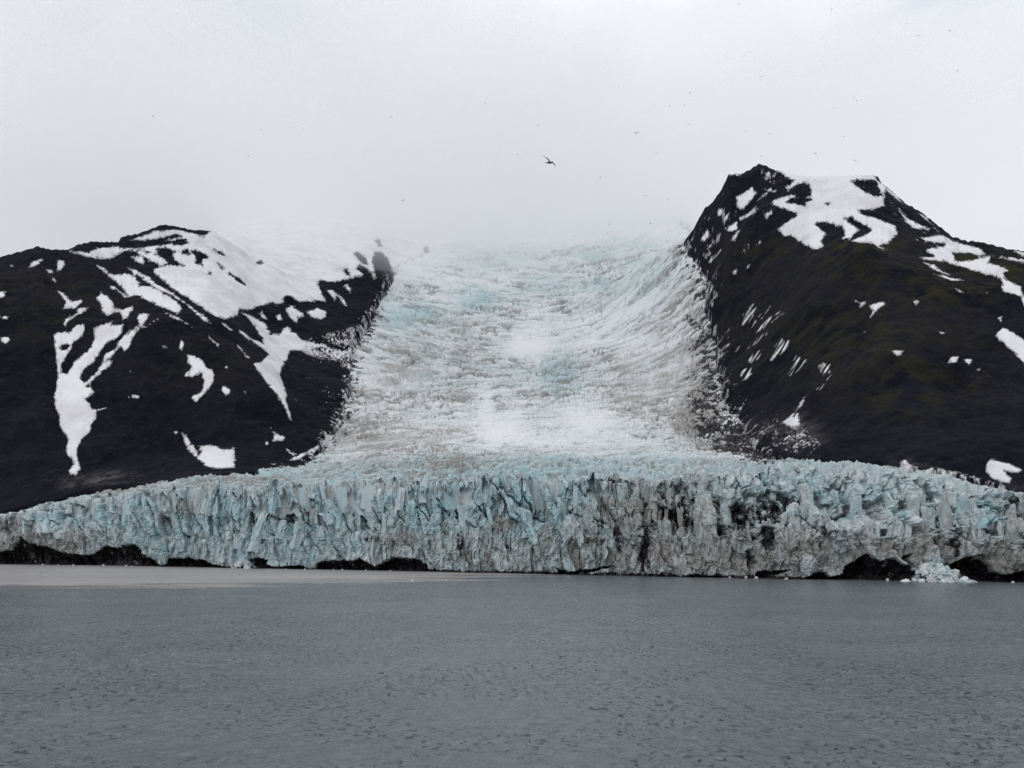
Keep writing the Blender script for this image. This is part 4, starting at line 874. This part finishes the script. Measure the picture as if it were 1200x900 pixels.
BIRDS = [
 (179,136,6,'small dark seabird banking in the white cloud high above the snow dome summit'), (306,152,4,'speck of a seabird in blank cloud, upper of two above the snow dome'), (291,183,4,'speck of a seabird in blank cloud, lower of two above the snow dome'),
 (459,137,4,'faint seabird alone in the cloud high over the rock band'), (569,121,3.5,'faint seabird beside the brightest cloud patch'), (630,147,4,'tiny seabird just above the large gliding bird'), (606,181,3.5,'faint seabird level with the large gliding bird, toward the lower peak'),
 (746,156,7,'pale slender seabird up from the large gliding bird, toward the taller peak'), (769,180,4,'faint seabird below the pale slender one in mid sky'), (785,124,3.5,'faint seabird highest over the middle of the icefall'), (704,208,5,'pale thin-winged seabird just below and beyond the large gliding bird'),
 (756,229,4.5,'dark dot of a seabird in the cloud over the taller peak side of the icefall'), (783,234,3.5,'faint seabird beside the shoulder of the taller peak'), (714,263,6,'dark seabird with raised wings against the cloud at the top of the icefall'), (762,262,4.5,'small seabird over the upper icefall next to the taller peak'),
 (472,235,7,'arched-wing grey seabird in the cloud above the upper end of the rock band'), (650,294,6,'dark upright seabird over the top of the icefall'), (672,276,4.5,'faint seabird on the misty lip of the icefall'),
 (866,4,4.5,'seabird at the very top edge of the sky above the taller summit'), (974,11,4.5,'faint seabird near the top edge of the sky'), (1063,28,4,'tiny seabird, first of three near the top over the taller peak shoulder'), (1076,42,6,'dark seabird, lowest of three near the top over the taller peak shoulder'), (1113,36,5,'seabird, outermost of three near the top over the taller peak shoulder'),
 (1122,83,6,'dark seabird alone in the outer sky above the snowy shoulder'), (893,90,6,'grey seabird with tilted wings straight above the taller summit'), (809,109,5,'dark seabird, upper one of a pair between the two peaks'), (802,123,4.5,'dark seabird, lower one of a pair between the two peaks'),
 (1001,113,4.5,'seabird, upper of a close pair over the summit snowfield'), (1004,118,4,'seabird, lower of a close pair over the summit snowfield'), (976,127,4,'tiny seabird beside the close pair over the summit snowfield'), (807,146,4,'faint seabird under the pair between the two peaks'),
 (873,154,3.5,'tiny seabird above the crag of the taller summit'), (902,157,4,'faint seabird over the taller summit tip'), (989,160,3.5,'tiny seabird over the summit snowfield, midway to the ridge'), (1002,188,7,'dark seabird skimming just above the snowfield ridge of the taller peak'),
 (956,180,5,'grey seabird in the mist beside the taller summit tip'), (955,211,5,'dark seabird crossing in front of the summit snowfield'), (892,183,3.5,'tiny seabird right over the pointed crag of the taller summit'),
 (658,360,6,'dark seabird over the middle of the white icefall'), (621,393,7,'dark seabird with open wings before the smooth snow patch in the icefall'), (530,522,5,'dark seabird low over the flat ice behind the cliff, near the dirty ice'), (592,520,5,'dark seabird low over the flat ice at the foot of the white snow streaks'),
 (48,671,4.5,'tiny dark seabird over the silty water by the big black hollow'), (281,674,5,'dark seabird over the silty water by the small ice heap'), (310,674,5,'dark seabird over the silty water just past the small ice heap'), (198,685,4.5,'dark seabird at the outer edge of the silty water'), (395,680,6,'dark seabird low over the silty water below the wide black hollow')]
for p, y, s, lab in BIRDS: put_bird(p, y, s, lab)

# ------------------------------------------------------------------ the low cloud that swallows the summits and the head of the icefall
def build_cloud():
    xs = np.linspace(-5000, 5000, 61); ys = np.concatenate([np.linspace(780, 3000, 50), np.linspace(3300, 9000, 14)])
    X, Y = np.meshgrid(xs, ys)
    lo = CLOUD_BASE - 25 * (1 - sstep(-500, -100, X)) + 115 * sstep(-150, 250, X) + 60 * fbm(X / 420, Y / 420, 4, 701) + 120 * (1 - sstep(800, 1100, Y))
    hi = lo * 0 + 800 + 900 * sstep(1700, 3000, Y) + 230 * fbm(X / 420, Y / 420, 4, 702)
    V = np.concatenate([np.stack([X, Y, lo], -1).reshape(-1, 3), np.stack([X, Y, hi], -1).reshape(-1, 3)])
    nr, nc = X.shape; n = nr * nc
    q = grid_faces(nr, nc); fs = [q[:, ::-1], q + n]
    i = np.arange(n).reshape(nr, nc)
    for e in (i[0, :], i[:, -1], i[-1, ::-1], i[::-1, 0]):
        fs.append(np.stack([e[:-1], e[1:], e[1:] + n, e[:-1] + n], -1))
    m = bpy.data.materials.new('cloud_vapour'); m.use_nodes = True; t = m.node_tree; t.nodes.clear()
    o_ = N(t, 'ShaderNodeOutputMaterial'); v = N(t, 'ShaderNodeVolumePrincipled')
    v.inputs['Color'].default_value = (1, 1, 1, 1); v.inputs['Density'].default_value = CLOUD_DENS; v.inputs['Anisotropy'].default_value = 0.5
    t.links.new(v.outputs[0], o_.inputs['Volume'])
    o = mesh_np('cloud', V, np.concatenate(fs, 0), m, True); tag(o, 'low grey white cloud hiding the summits and the top of the icefall', None, None, 'stuff')
build_cloud()
